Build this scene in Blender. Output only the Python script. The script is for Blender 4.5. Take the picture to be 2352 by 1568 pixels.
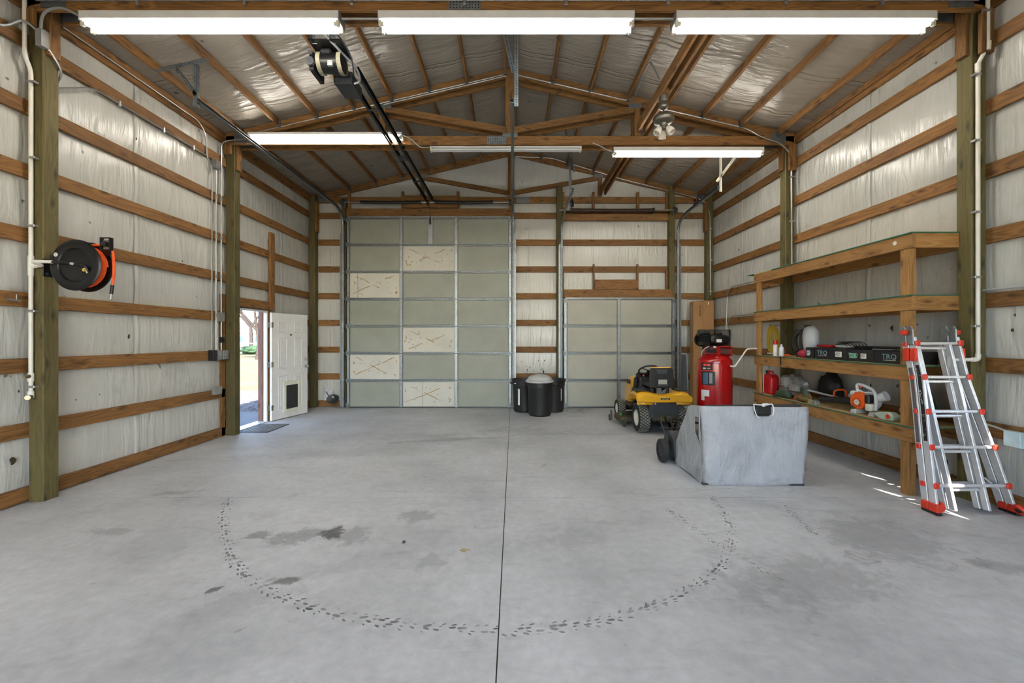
import bpy, bmesh, math, random
from mathutils import Vector, Matrix, noise
random.seed(11)
for o in list(bpy.data.objects): bpy.data.objects.remove(o)
SC = bpy.context.scene
COL = SC.collection
R = math.radians

# ------------------------------------------------------------------ camera
cam = bpy.data.cameras.new('camera'); CAM = bpy.data.objects.new('camera', cam); COL.objects.link(CAM)
CAM.location = (0.06, 0, 1.54); CAM.rotation_euler = (R(90), 0, 0)
cam.sensor_width = 36; cam.sensor_fit = 'HORIZONTAL'; cam.lens = 36*950/2352
cam.shift_x = -4/2352; cam.shift_y = -6/2352; cam.clip_start = 0.02; cam.clip_end = 400
SC.camera = CAM
# ------------------------------------------------------------------ world, sun, exposure
W = bpy.data.worlds.new('sky'); SC.world = W; W.use_nodes = True
wn = W.node_tree; wn.nodes.clear()
wo = wn.nodes.new('ShaderNodeOutputWorld'); wb = wn.nodes.new('ShaderNodeBackground'); ws = wn.nodes.new('ShaderNodeTexSky')
ws.sky_type = 'NISHITA'; ws.sun_disc = False; ws.sun_elevation = R(40); ws.sun_rotation = R(160); ws.altitude = 800; ws.air_density = 1.0; ws.dust_density = 1.6
wb.inputs[1].default_value = 0.80
wn.links.new(ws.outputs[0], wb.inputs[0]); wn.links.new(wb.outputs[0], wo.inputs[0])
sun = bpy.data.lights.new('sun', 'SUN'); SUN = bpy.data.objects.new('sun', sun); COL.objects.link(SUN)
sun.energy = 17.0; sun.angle = R(0.6); sun.color = (1.0, 0.93, 0.84)
SUN.rotation_euler = Vector((-0.36, 0.93, -0.84)).to_track_quat('-Z', 'Y').to_euler()
SC.view_settings.view_transform = 'Standard'; SC.view_settings.look = 'None'
SC.view_settings.exposure = 0.47; SC.view_settings.gamma = 1.0; SC.view_settings.use_curve_mapping = False
CY = SC.cycles
CY.use_denoising = True
CY.max_bounces = 7; CY.diffuse_bounces = 4; CY.glossy_bounces = 1; CY.transparent_max_bounces = 12; CY.transmission_bounces = 3
CY.caustics_reflective = False; CY.caustics_refractive = False; CY.sample_clamp_indirect = 6.0; CY.use_light_tree = True; CY.use_adaptive_sampling = True; CY.adaptive_threshold = 0.15; CY.adaptive_min_samples = 10
TUBE_STRENGTH = 38.0

# ------------------------------------------------------------------ materials
def lin(c):
    return tuple(((v/255)/12.92 if v/255 <= 0.04045 else ((v/255+0.055)/1.055)**2.4) for v in c)+(1.0,)
MATS = {}
def base(name):
    m = bpy.data.materials.new(name); m.use_nodes = True
    n = m.node_tree.nodes; l = m.node_tree.links
    MATS[name] = m
    return m, n, l, n['Principled BSDF']
def tnode(n, kind, **kw):
    t = n.new(kind)
    for k, v in kw.items():
        if k in ('scale', 'detail', 'rough', 'dist'):
            t.inputs[{'scale': 'Scale', 'detail': 'Detail', 'rough': 'Roughness', 'dist': 'Distortion'}[k]].default_value = v
        else: setattr(t, k, v)
    return t
def ramp(n, l, fac, stops):
    r = n.new('ShaderNodeValToRGB'); e = r.color_ramp.elements
    while len(e) > 1: e.remove(e[-1])
    e[0].position, e[0].color = stops[0]
    for p, c in stops[1:]:
        q = e.new(p); q.color = c
    l.new(fac, r.inputs[0]); return r.outputs[0]
def mixc(n, l, fac, a, b, mode='MIX'):
    m = n.new('ShaderNodeMix'); m.data_type = 'RGBA'; m.blend_type = mode
    for s, v in ((m.inputs[0], fac), (m.inputs[6], a), (m.inputs[7], b)):
        if hasattr(v, 'is_output'): l.new(v, s)
        else: s.default_value = v
    return m.outputs[2]
def mathn(n, l, op, a, b=None, c=None):
    m = n.new('ShaderNodeMath'); m.operation = op
    for i, v in enumerate((a, b, c)):
        if v is None: continue
        if hasattr(v, 'is_output'): l.new(v, m.inputs[i])
        else: m.inputs[i].default_value = v
    return m.outputs[0]
def bump(n, l, b, h, strength, dist=0.01):
    q = n.new('ShaderNodeBump'); q.inputs['Strength'].default_value = strength; q.inputs['Distance'].default_value = dist
    l.new(h, q.inputs['Height']); l.new(q.outputs[0], b.inputs['Normal'])
def objvec(n, l, scale=(1, 1, 1), rnd=True):
    tc = n.new('ShaderNodeTexCoord'); v = tc.outputs['Object']
    if rnd:
        oi = n.new('ShaderNodeObjectInfo'); cm = n.new('ShaderNodeVectorMath'); cm.operation = 'SCALE'
        cm.inputs[0].default_value = (37.0, 91.0, 53.0); l.new(oi.outputs['Random'], cm.inputs['Scale'])
        ad = n.new('ShaderNodeVectorMath'); ad.operation = 'ADD'; l.new(v, ad.inputs[0]); l.new(cm.outputs[0], ad.inputs[1]); v = ad.outputs[0]
    mp = n.new('ShaderNodeMapping'); mp.inputs['Scale'].default_value = scale; l.new(v, mp.inputs[0])
    return mp.outputs[0]
def plain(name, rgb, rough=0.5, metal=0.0, var=0.12, scale=9.0, bmp=0.0, coat=0.0):
    m, n, l, b = base(name)
    v = objvec(n, l); t = tnode(n, 'ShaderNodeTexNoise', scale=scale, detail=4.0); l.new(v, t.inputs['Vector'])
    c = lin(rgb); d = tuple(x*(1-var) for x in c[:3])+(1,); u = tuple(min(1, x*(1+var)) for x in c[:3])+(1,)
    l.new(ramp(n, l, t.outputs[0], [(0.3, d), (0.7, u)]), b.inputs['Base Color'])
    b.inputs['Roughness'].default_value = rough; b.inputs['Metallic'].default_value = metal
    if coat: b.inputs['Coat Weight'].default_value = coat; b.inputs['Coat Roughness'].default_value = 0.1
    if bmp: bump(n, l, b, t.outputs[0], bmp, 0.01)
    return m
def wood(name, dark, light, axis, knot=(62, 38, 20), rough=0.72, grain=1.0):
    m, n, l, b = base(name)
    s1 = [7, 7, 7]; s1[axis] = 0.55
    s2 = [70, 70, 70]; s2[axis] = 1.6
    # knots: one flat cell pattern per face, stretched along the board
    sp = n.new('ShaderNodeSeparateXYZ'); l.new(objvec(n, l), sp.inputs[0]); o_ = [q for q in range(3) if q != axis]
    kc = n.new('ShaderNodeCombineXYZ'); l.new(mathn(n, l, 'MULTIPLY', sp.outputs[axis], 1.7), kc.inputs[0]); l.new(mathn(n, l, 'MULTIPLY', mathn(n, l, 'ADD', sp.outputs[o_[0]], sp.outputs[o_[1]]), 5.2), kc.inputs[1])
    k = tnode(n, 'ShaderNodeTexVoronoi', scale=1.0); k.voronoi_dimensions = '2D'; l.new(kc.outputs[0], k.inputs['Vector'])
    near = mathn(n, l, 'MAXIMUM', mathn(n, l, 'SUBTRACT', 1.0, mathn(n, l, 'MULTIPLY', k.outputs['Distance'], 3.2)), 0.0)
    a = tnode(n, 'ShaderNodeTexNoise', scale=1.5, detail=2.0, dist=0.9); l.new(objvec(n, l, s1), a.inputs['Vector'])
    rings = mathn(n, l, 'PINGPONG', mathn(n, l, 'ADD', mathn(n, l, 'MULTIPLY', a.outputs[0], 7.0), mathn(n, l, 'MULTIPLY', near, 1.3)), 0.5)
    f = tnode(n, 'ShaderNodeTexNoise', scale=1.0, detail=2.0); l.new(objvec(n, l, s2), f.inputs['Vector'])
    g = mathn(n, l, 'ADD', mathn(n, l, 'MULTIPLY', rings, 0.9*grain), mathn(n, l, 'MULTIPLY', f.outputs[0], 0.36))
    col = ramp(n, l, g, [(0.08, lin(dark)), (0.26, lin([d_*.35+q_*.65 for d_, q_ in zip(dark, light)])), (0.62, lin(light))])
    oi = n.new('ShaderNodeObjectInfo'); tone = n.new('ShaderNodeMapRange'); l.new(oi.outputs['Random'], tone.inputs[0])
    tone.inputs[3].default_value = 0.80; tone.inputs[4].default_value = 1.14
    cb = n.new('ShaderNodeCombineColor')
    for i in range(3): l.new(tone.outputs[0], cb.inputs[i])
    col = mixc(n, l, 1.0, col, cb.outputs[0], 'MULTIPLY')
    big = tnode(n, 'ShaderNodeTexNoise', scale=1.1, detail=3.0); l.new(objvec(n, l), big.inputs['Vector'])
    col = mixc(n, l, mathn(n, l, 'MULTIPLY', ramp(n, l, big.outputs[0], [(0.5, (0, 0, 0, 1)), (0.75, (1, 1, 1, 1))]), 0.35), col, lin(dark))
    kn = ramp(n, l, k.outputs['Distance'], [(0.03, (1, 1, 1, 1)), (0.07, (.55, .55, .55, 1)), (0.14, (0, 0, 0, 1))])
    col = mixc(n, l, mathn(n, l, 'MULTIPLY', kn, 0.85), col, lin(knot))
    l.new(col, b.inputs['Base Color']); b.inputs['Roughness'].default_value = rough
    bump(n, l, b, g, 0.2, 0.004)
    return m
WG = [wood('girt_wood_%s' % 'xyz'[i], (80, 54, 26), (142, 100, 52), i) for i in range(3)]
WP = wood('post_wood', (66, 59, 32), (98, 89, 51), 2, (42, 34, 18))
WS = [wood('shelf_wood_%s' % 'xyz'[i], (122, 84, 42), (176, 130, 74), i, (88, 54, 24)) for i in range(3)]
def insul(name, tint=(203, 203, 196), streak=True):
    m, n, l, b = base(name)
    big = tnode(n, 'ShaderNodeTexNoise', scale=0.9, detail=3.0, rough=0.6); l.new(objvec(n, l, (1, 1, 1), False), big.inputs['Vector'])
    c = lin(tint)
    col = ramp(n, l, big.outputs[0], [(0.25, tuple(x*0.83 for x in c[:3])+(1,)), (0.6, c), (0.8, tuple(min(1, x*1.05) for x in c[:3])+(1,))])
    fib = tnode(n, 'ShaderNodeTexNoise', scale=1.0, detail=3.0); l.new(objvec(n, l, (26, 26, 0.9) if streak else (3, 26, 3), False), fib.inputs['Vector'])
    col = mixc(n, l, 0.10, col, fib.outputs[0], 'MULTIPLY')
    sp = tnode(n, 'ShaderNodeTexNoise', scale=5.5, detail=2.0); l.new(objvec(n, l, (1, 1, 1), False), sp.inputs['Vector'])
    dk = ramp(n, l, sp.outputs[0], [(0.745, (0, 0, 0, 1)), (0.765, (1, 1, 1, 1))])
    col = mixc(n, l, mathn(n, l, 'MULTIPLY', dk, 0.75), col, lin((70, 62, 54)))
    sm = tnode(n, 'ShaderNodeTexNoise', scale=1.7, detail=4.0, rough=0.7); l.new(objvec(n, l, (1.2, 1.2, 0.8), False), sm.inputs['Vector'])
    dk2 = ramp(n, l, sm.outputs[0], [(0.60, (0, 0, 0, 1)), (0.76, (1, 1, 1, 1))])
    col = mixc(n, l, mathn(n, l, 'MULTIPLY', dk2, 0.28), col, lin((120, 114, 106)))
    l.new(col, b.inputs['Base Color']); b.inputs['Roughness'].default_value = 0.27
    wr = tnode(n, 'ShaderNodeTexNoise', scale=1.0, detail=3.0, dist=0.6); l.new(objvec(n, l, (7, 7, 1.6) if streak else (2, 7, 2), False), wr.inputs['Vector'])
    h = mathn(n, l, 'ADD', mathn(n, l, 'MULTIPLY', wr.outputs[0], 1.0), mathn(n, l, 'MULTIPLY', fib.outputs[0], 0.25))
    if not streak:      # folds of the blanket sagging beside the trusses
        sp_ = n.new('ShaderNodeSeparateXYZ'); l.new(objvec(n, l, (1, 1, 1), False), sp_.inputs[0])
        nz = tnode(n, 'ShaderNodeTexNoise', scale=1.3, detail=2.0); l.new(objvec(n, l, (1, .25, 1), False), nz.inputs['Vector'])
        yy = mathn(n, l, 'ADD', sp_.outputs[1], mathn(n, l, 'MULTIPLY', nz.outputs[0], .34)); fold = None
        for c_ in (6.34, 6.26, 5.55, 5.47, 8.55, 8.98):
            d_ = mathn(n, l, 'ABSOLUTE', mathn(n, l, 'SUBTRACT', yy, c_)); d_ = mathn(n, l, 'MAXIMUM', mathn(n, l, 'SUBTRACT', 1.0, mathn(n, l, 'MULTIPLY', d_, 55.0)), 0.0)
            fold = d_ if fold is None else mathn(n, l, 'MAXIMUM', fold, d_)
        h = mathn(n, l, 'SUBTRACT', h, mathn(n, l, 'MULTIPLY', fold, .55))
    bump(n, l, b, h, 0.5, 0.04)
    return m
INS = insul('vinyl_insulation'); INC = insul('vinyl_insulation_roof', (150, 142, 130), False)  # roof is the same vinyl, its tint darkened for the low light there

def stain_mask(n, l, pos, cx, cy, rx, ry, rot, wob):
    mp = n.new('ShaderNodeMapping'); mp.vector_type = 'TEXTURE'
    mp.inputs['Location'].default_value = (cx, cy, 0); mp.inputs['Rotation'].default_value = (0, 0, rot); mp.inputs['Scale'].default_value = (rx, ry, 1)
    l.new(pos, mp.inputs[0])
    ln = n.new('ShaderNodeVectorMath'); ln.operation = 'LENGTH'; l.new(mp.outputs[0], ln.inputs[0])
    d = mathn(n, l, 'ADD', ln.outputs['Value'], wob)
    return ramp(n, l, d, [(0.55, (1, 1, 1, 1)), (1.0, (0, 0, 0, 1))])
def concrete(name):
    m, n, l, b = base(name)
    v = objvec(n, l, (1, 1, 1), False)
    a = tnode(n, 'ShaderNodeTexNoise', scale=0.7, detail=5.0, rough=0.62); l.new(v, a.inputs['Vector'])
    f = tnode(n, 'ShaderNodeTexNoise', scale=14.0, detail=4.0, rough=0.7); l.new(v, f.inputs['Vector'])
    col = ramp(n, l, a.outputs[0], [(0.30, lin((166, 168, 169))), (0.5, lin((192, 193, 194))), (0.70, lin((208, 209, 210)))])
    col = mixc(n, l, 0.34, col, ramp(n, l, f.outputs[0], [(0.3, (0.45, 0.45, 0.45, 1)), (0.7, (1, 1, 1, 1))]), 'MULTIPLY')
    st = tnode(n, 'ShaderNodeTexNoise', scale=1.0, detail=4.0, rough=0.65, dist=1.4); l.new(objvec(n, l, (1.1, 3.4, 1), False), st.inputs['Vector'])
    sc_ = ramp(n, l, st.outputs[0], [(0.57, (0, 0, 0, 1)), (0.75, (1, 1, 1, 1))])
    col = mixc(n, l, mathn(n, l, 'MULTIPLY', sc_, 0.30), col, lin((112, 112, 110)))
    lt = ramp(n, l, st.outputs[0], [(0.22, (1, 1, 1, 1)), (0.36, (0, 0, 0, 1))])
    col = mixc(n, l, mathn(n, l, 'MULTIPLY', lt, 0.35), col, lin((205, 206, 206)))
    pk = tnode(n, 'ShaderNodeTexNoise', scale=9.0, detail=3.0); l.new(v, pk.inputs['Vector'])
    pkm = ramp(n, l, pk.outputs[0], [(0.715, (0, 0, 0, 1)), (0.75, (1, 1, 1, 1))])
    col = mixc(n, l, mathn(n, l, 'MULTIPLY', pkm, 0.30), col, lin((74, 74, 72)))
    wn_ = tnode(n, 'ShaderNodeTexNoise', scale=6.0, detail=5.0, rough=0.78, dist=0.5); l.new(v, wn_.inputs['Vector'])
    wob = mathn(n, l, 'MULTIPLY', mathn(n, l, 'SUBTRACT', wn_.outputs[0], 0.5), 3.4)
    P = n.new('ShaderNodeTexCoord').outputs['Object']
    # oil spots and rubber marks: centre x, y, radii, turn, strength
    for cx, cy, rx, ry, rt, sg in ((-1.38, 3.28, .10, .13, 0, .85), (-1.62, 3.24, .30, .13, .3, .45), (-1.95, 3.25, .12, .08, 0, .5), (-1.20, 3.25, .16, .17, .2, .35),
                                   (-.80, 3.62, .16, .17, 0, .35), (-1.78, 2.55, .06, .04, .6, .85), (-1.40, 2.63, .12, .06, .2, .7), (-1.55, 2.40, .30, .13, .5, .18),
                                   (1.95, 2.65, .7, .30, .2, .25), (2.9, 3.2, .5, .45, 0, .28), (3.45, 2.75, .4, .12, -.4, .3), (-3.2, 3.3, .2, .08, .0, .3), (.55, 3.2, .25, .2, 0, .18),
                                   (3.45, 4.9, .13, .08, .3, .6), (-.5, 2.85, .12, .14, 0, .28), (-3.3, 4.15, .3, .05, .25, .3), (-1.0, 6.3, 1.2, .10, .2, .28), (.3, 6.9, .9, .35, -.2, .24), (-2.0, 5.6, 1.6, .25, .1, .14)):
        k = stain_mask(n, l, P, cx, cy, rx, ry, rt, wob)
        col = mixc(n, l, mathn(n, l, 'MULTIPLY', k, sg), col, lin((84, 83, 80)))
    l.new(col, b.inputs['Base Color'])
    l.new(ramp(n, l, a.outputs[0], [(0.3, (0.52,)*3+(1,)), (0.7, (0.72,)*3+(1,))]), b.inputs['Roughness'])
    bump(n, l, b, f.outputs[0], 0.10, 0.004)
    return m
CON = concrete('polished_concrete')
JOINT = plain('joint_dirt', (88, 86, 78), 0.95)
GAL = plain('galvanised_steel', (150, 156, 158), 0.42, 0.75, 0.18, 22)
GALD = plain('dull_track_steel', (120, 126, 128), 0.45, 0.7, 0.2, 14)
WIRE = plain('conduit_steel', (176, 178, 176), 0.35, 0.8, 0.1, 10)
ALU = plain('brushed_aluminium', (222, 223, 225), 0.42, 0.45, 0.08, 26)
HOLE = plain('dark_hole', (24, 24, 24), 0.9)
BLK = plain('black_plastic', (26, 26, 27), 0.45, 0, 0.2)
BLKM = plain('black_metal', (17, 17, 18), 0.36, 0.1, 0.2)
DGREY = plain('dark_grey_paint', (58, 61, 64), 0.5, 0.2, 0.15)
GREY = plain('grey_box_paint', (150, 153, 152), 0.45, 0.35, 0.1)
WHT = plain('white_paint', (224, 224, 220), 0.45, 0, 0.05)
WHTD = plain('white_door_paint', (222, 222, 220), 0.42, 0, 0.05, 6)
PVC = plain('pvc_white', (226, 224, 214), 0.38, 0, 0.05)
CREAM = plain('cream_plastic', (214, 214, 196), 0.5, 0, 0.06)
RUB = plain('tyre_rubber', (38, 38, 37), 0.8, 0, 0.25, 30, 0.2)
TREAD = plain('tyre_tread_dust', (136, 136, 124), 0.9, 0, 0.25, 30)
YEL = plain('tractor_yellow', (226, 166, 30), 0.32, 0, 0.06, 6, 0, 0.4)
RED = plain('compressor_red', (176, 14, 18), 0.26, 0, 0.10, 4, 0, 0.5)
REDP = plain('red_plastic', (188, 24, 30), 0.42, 0, 0.1)
ORG = plain('orange_hose', (236, 92, 34), 0.45, 0, 0.08)
ORGP = plain('orange_plastic', (228, 92, 24), 0.4, 0, 0.06)
LADR = plain('ladder_red_plastic', (216, 58, 36), 0.4, 0, 0.08)
CARD = plain('brown_cardboard', (166, 124, 80), 0.85, 0, 0.08, 3)
WHP = plain('white_plastic', (214, 216, 216), 0.4, 0, 0.05)
LGREY = plain('light_grey_plastic', (176, 178, 176), 0.45, 0, 0.08)
YCORD = plain('yellow_cord', (206, 176, 40), 0.5, 0, 0.12)
GREEN = plain('dark_green_plastic', (52, 72, 54), 0.55, 0, 0.2)
OSBG = plain('green_sealed_edge', (44, 110, 86), 0.7, 0, 0.25, 12)
FILM = plain('grey_plastic_film', (128, 124, 118), 0.3, 0, 0.3, 12, 0.3)
def canvas(name):
    m, n, l, b = base(name)
    v = objvec(n, l, (1, 1, 1), False); a = tnode(n, 'ShaderNodeTexNoise', scale=3.0, detail=6.0, rough=.7, dist=.8); l.new(v, a.inputs['Vector'])
    w = tnode(n, 'ShaderNodeTexNoise', scale=1.0, detail=4.0, dist=1.5); l.new(objvec(n, l, (7, 7, 2.2), False), w.inputs['Vector'])
    col = ramp(n, l, a.outputs[0], [(.32, lin((150, 151, 154))), (.5, lin((168, 170, 173))), (.7, lin((178, 180, 183)))])
    g = tnode(n, 'ShaderNodeTexNoise', scale=9.0, detail=8.0, rough=.8); l.new(v, g.inputs['Vector'])
    col = mixc(n, l, mathn(n, l, 'MULTIPLY', ramp(n, l, g.outputs[0], [(.62, (0, 0, 0, 1)), (.70, (1, 1, 1, 1))]), .5), col, lin((110, 110, 108)))
    l.new(col, b.inputs['Base Color']); b.inputs['Roughness'].default_value = .65
    bump(n, l, b, w.outputs[0], .6, .05); return m
CANV = canvas('grey_white_canvas')
BRASS = plain('antique_brass_hinge', (150, 142, 122), 0.35, 0.7, 0.1)
PEWTER = plain('pewter_fan_metal', (120, 116, 106), 0.38, 0.7, 0.1)
FROST = plain('frosted_glass_shade', (222, 214, 200), 0.3, 0, 0.05)
GLUE = plain('dried_brown_glue', (158, 124, 66), 0.7, 0, 0.2)
SPOT = plain('grey_glue_dot', (150, 150, 142), 0.8, 0, 0.15)
PEDG = plain('door_panel_vinyl', (143, 146, 134), 0.5, 0, 0.07, 2.5)
PNEW = plain('door_panel_foam_new', (194, 192, 180), 0.55, 0, 0.05, 3)
PLOW = plain('door_panel_pale', (166, 165, 152), 0.5, 0, 0.07, 2.5)
LBL = plain('label_white', (226, 226, 222), 0.6, 0, 0.04)
LBLK = plain('label_black', (28, 28, 30), 0.5, 0, 0.1)
TXTB = plain('print_black', (24, 22, 20), 0.7)
TXTT = plain('print_teal', (150, 182, 190), 0.6)
TXTR = plain('print_red', (206, 52, 40), 0.6)
GRNL = plain('label_green', (122, 206, 146), 0.6)
BLUL = plain('label_blue', (70, 100, 124), 0.5)
def osb(name):
    m, n, l, b = base(name)
    k = tnode(n, 'ShaderNodeTexVoronoi', scale=1.0); l.new(objvec(n, l, (26, 14, 10)), k.inputs['Vector'])
    col = mixc(n, l, 0.45, lin((188, 158, 104)), k.outputs['Color'], 'SOFT_LIGHT'); l.new(col, b.inputs['Base Color']); b.inputs['Roughness'].default_value = 0.75
    return m
OSB = osb('strand_board')
def emis(name, col, st):
    m, n, l, b = base(name)
    b.inputs['Base Color'].default_value = (0.9, 0.9, 0.9, 1); b.inputs['Emission Color'].default_value = col; b.inputs['Emission Strength'].default_value = st
    return m
TUBEW = emis('lit_tube_warm', (1.0, 0.94, 0.84, 1), TUBE_STRENGTH)
TUBEC = emis('lit_tube_cool', (0.88, 0.98, 1.0, 1), TUBE_STRENGTH)
TOFF = plain('unlit_tube', (212, 214, 212), 0.3, 0, 0.03)
def mark(name, rgb, alpha):
    m, n, l, b = base(name)
    t = tnode(n, 'ShaderNodeTexNoise', scale=7.0, detail=5.0); l.new(objvec(n, l, (1, 1, 1), False), t.inputs['Vector'])
    b.inputs['Base Color'].default_value = lin(rgb); b.inputs['Roughness'].default_value = 0.8
    l.new(mathn(n, l, 'MULTIPLY', ramp(n, l, t.outputs[0], [(0.3, (0.25,)*3+(1,)), (0.65, (1,)*3+(1,))]), alpha), b.inputs['Alpha'])
    return m
TYREMARK = mark('tyre_mark', (60, 60, 60), 0.52)

# ------------------------------------------------------------------ mesh builder
class MB:
    def __init__(s): s.v = []; s.f = []
    def add(s, vs, fs, M=None):
        k = len(s.v)
        s.v += [tuple(M @ Vector(p)) if M is not None else tuple(p) for p in vs]
        s.f += [tuple(i+k for i in f) for f in fs]; return s
    def box(s, x0, x1, y0, y1, z0, z1, M=None):
        return s.add([(x0, y0, z0), (x1, y0, z0), (x1, y1, z0), (x0, y1, z0), (x0, y0, z1), (x1, y0, z1), (x1, y1, z1), (x0, y1, z1)],
                     [(0, 3, 2, 1), (4, 5, 6, 7), (0, 1, 5, 4), (1, 2, 6, 5), (2, 3, 7, 6), (3, 0, 4, 7)], M)
    def bar(s, p0, p1, w, h, up=(0, 0, 1)):
        p0 = Vector(p0); p1 = Vector(p1); d = (p1-p0); L = d.length; d.normalize()
        a = d.cross(Vector(up)); a = a.normalized() if a.length > 1e-5 else d.orthogonal().normalized(); b = a.cross(d)
        vs = [p0+a*x+b*y for x, y in ((-w/2, -h/2), (w/2, -h/2), (w/2, h/2), (-w/2, h/2))]
        vs += [v+d*L for v in vs]
        return s.add(vs, [(0, 1, 2, 3), (7, 6, 5, 4), (0, 4, 5, 1), (1, 5, 6, 2), (2, 6, 7, 3), (3, 7, 4, 0)])
    def cyl(s, p0, p1, r0, r1=None, n=16, cap=True):
        r1 = r0 if r1 is None else r1; p0 = Vector(p0); p1 = Vector(p1); d = (p1-p0).normalized(); a = d.orthogonal().normalized(); b = d.cross(a)
        vs = []
        for p, r in ((p0, r0), (p1, r1)):
            vs += [p+(a*math.cos(2*math.pi*i/n)+b*math.sin(2*math.pi*i/n))*r for i in range(n)]
        fs = [(i, (i+1) % n, n+(i+1) % n, n+i) for i in range(n)]
        if cap: fs += [tuple(reversed(range(n))), tuple(range(n, 2*n))]
        return s.add(vs, fs)
    def tube(s, pts, r, n=8, closed=False, cap=True):
        pts = [Vector(p) for p in pts]; m = len(pts); rs = r if isinstance(r, (list, tuple)) else [r]*m
        vs = []; a = None
        for i, p in enumerate(pts):
            q0 = pts[i-1] if (i > 0 or closed) else p; q1 = pts[(i+1) % m] if (i < m-1 or closed) else p
            d = (q1-q0).normalized()
            if a is None: a = d.orthogonal().normalized()
            else:
                a = a-d*a.dot(d); a = a.normalized() if a.length > 1e-6 else d.orthogonal().normalized()
            b = d.cross(a)
            vs += [p+(a*math.cos(2*math.pi*j/n)+b*math.sin(2*math.pi*j/n))*rs[i] for j in range(n)]
        fs = []
        for i in range(m if closed else m-1):
            k = i*n; q = ((i+1) % m)*n
            fs += [(k+j, k+(j+1) % n, q+(j+1) % n, q+j) for j in range(n)]
        if cap and not closed: fs += [tuple(reversed(range(n))), tuple(range((m-1)*n, m*n))]
        return s.add(vs, fs)
    def lathe(s, prof, n=24, M=None):
        vs = []; fs = []; m = len(prof)
        for r, z in prof: vs += [(r*math.cos(2*math.pi*j/n), r*math.sin(2*math.pi*j/n), z) for j in range(n)]
        for i in range(m-1): fs += [(i*n+j, i*n+(j+1) % n, (i+1)*n+(j+1) % n, (i+1)*n+j) for j in range(n)]
        if 1e-6 < prof[0][0] < 0.06: fs.append(tuple(reversed(range(n))))
        if 1e-6 < prof[-1][0] < 0.06: fs.append(tuple(range((m-1)*n, m*n)))
        return s.add(vs, fs, M)
    def prism(s, poly, plane, a0, a1):
        f = {'xz': lambda p, a: (p[0], a, p[1]), 'yz': lambda p, a: (a, p[0], p[1]), 'xy': lambda p, a: (p[0], p[1], a)}[plane]
        n = len(poly); vs = [f(p, a0) for p in poly]+[f(p, a1) for p in poly]
        return s.add(vs, [tuple(range(n)), tuple(reversed(range(n, 2*n)))]+[(i, n+i, n+(i+1) % n, (i+1) % n) for i in range(n)])
    def ball(s, c, rx, ry=None, rz=None, n=12, m=8, M=None):
        ry = ry or rx; rz = rz or rx; vs = [(c[0], c[1], c[2]-rz)]; fs = []
        for i in range(1, m):
            t = math.pi*i/m
            vs += [(c[0]+rx*math.sin(t)*math.cos(2*math.pi*j/n), c[1]+ry*math.sin(t)*math.sin(2*math.pi*j/n), c[2]-rz*math.cos(t)) for j in range(n)]
        vs.append((c[0], c[1], c[2]+rz)); L = len(vs)-1
        fs += [(0, 1+(j+1) % n, 1+j) for j in range(n)]
        for i in range(m-2): fs += [(1+i*n+j, 1+i*n+(j+1) % n, 1+(i+1)*n+(j+1) % n, 1+(i+1)*n+j) for j in range(n)]
        fs += [(1+(m-2)*n+j, 1+(m-2)*n+(j+1) % n, L) for j in range(n)]
        return s.add(vs, fs, M)
    def build(s, name, mat, parent=None, smooth=False, bevel=0.0, seg=1, sub=0):
        me = bpy.data.meshes.new(name); me.from_pydata(s.v, [], s.f); me.materials.append(mat)
        bm = bmesh.new(); bm.from_mesh(me); bmesh.ops.recalc_face_normals(bm, faces=bm.faces); bm.to_mesh(me); bm.free()
        o = bpy.data.objects.new(name, me); COL.objects.link(o)
        if parent: o.parent = parent
        if smooth:
            for p in me.polygons: p.use_smooth = True
            if smooth != 'all':
                bm = bmesh.new(); bm.from_mesh(me)
                for e in bm.edges:
                    if len(e.link_faces) == 2 and e.calc_face_angle(0) > 0.7: e.smooth = False
                bm.to_mesh(me); bm.free()
        if bevel:
            b = o.modifiers.new('bevel', 'BEVEL'); b.width = bevel; b.segments = seg; b.limit_method = 'ANGLE'; b.angle_limit = 0.6
        if sub:
            q = o.modifiers.new('sub', 'SUBSURF'); q.levels = sub; q.render_levels = sub
        return o
def tag(o, label=None, cat=None, group=None, kind=None):
    for k, v in (('label', label), ('category', cat), ('group', group), ('kind', kind)):
        if v: o[k] = v
    return o
def thing(name, label, cat, loc=(0, 0, 0), rz=0.0, group=None):
    o = bpy.data.objects.new(name, None); COL.objects.link(o); o.location = loc; o.rotation_euler = (0, 0, rz); o.empty_display_size = 0.1
    return tag(o, label, cat, group)
def board(name, x0, x1, y0, y1, z0, z1, mats, parent=None, bevel=0.004):
    d = (x1-x0, y1-y0, z1-z0); ax = d.index(max(d)); c = ((x0+x1)/2, (y0+y1)/2, (z0+z1)/2)
    o = MB().box(x0-c[0], x1-c[0], y0-c[1], y1-c[1], z0-c[2], z1-c[2]).build(name, mats[ax] if isinstance(mats, list) else mats, parent, bevel=bevel)
    o.location = c
    return o
def curve_pts(pts, n=8):
    """smooth path through points (Catmull-Rom)"""
    p = [Vector(q) for q in pts]; p = [p[0]*2-p[1]]+p+[p[-1]*2-p[-2]]; out = []
    for i in range(1, len(p)-2):
        for k in range(n):
            t = k/n; a, b, c, d = p[i-1], p[i], p[i+1], p[i+2]
            out.append(0.5*((2*b)+(c-a)*t+(2*a-5*b+4*c-d)*t*t+(3*b-a-3*c+d)*t**3))
    return out+[p[-2]]
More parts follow.
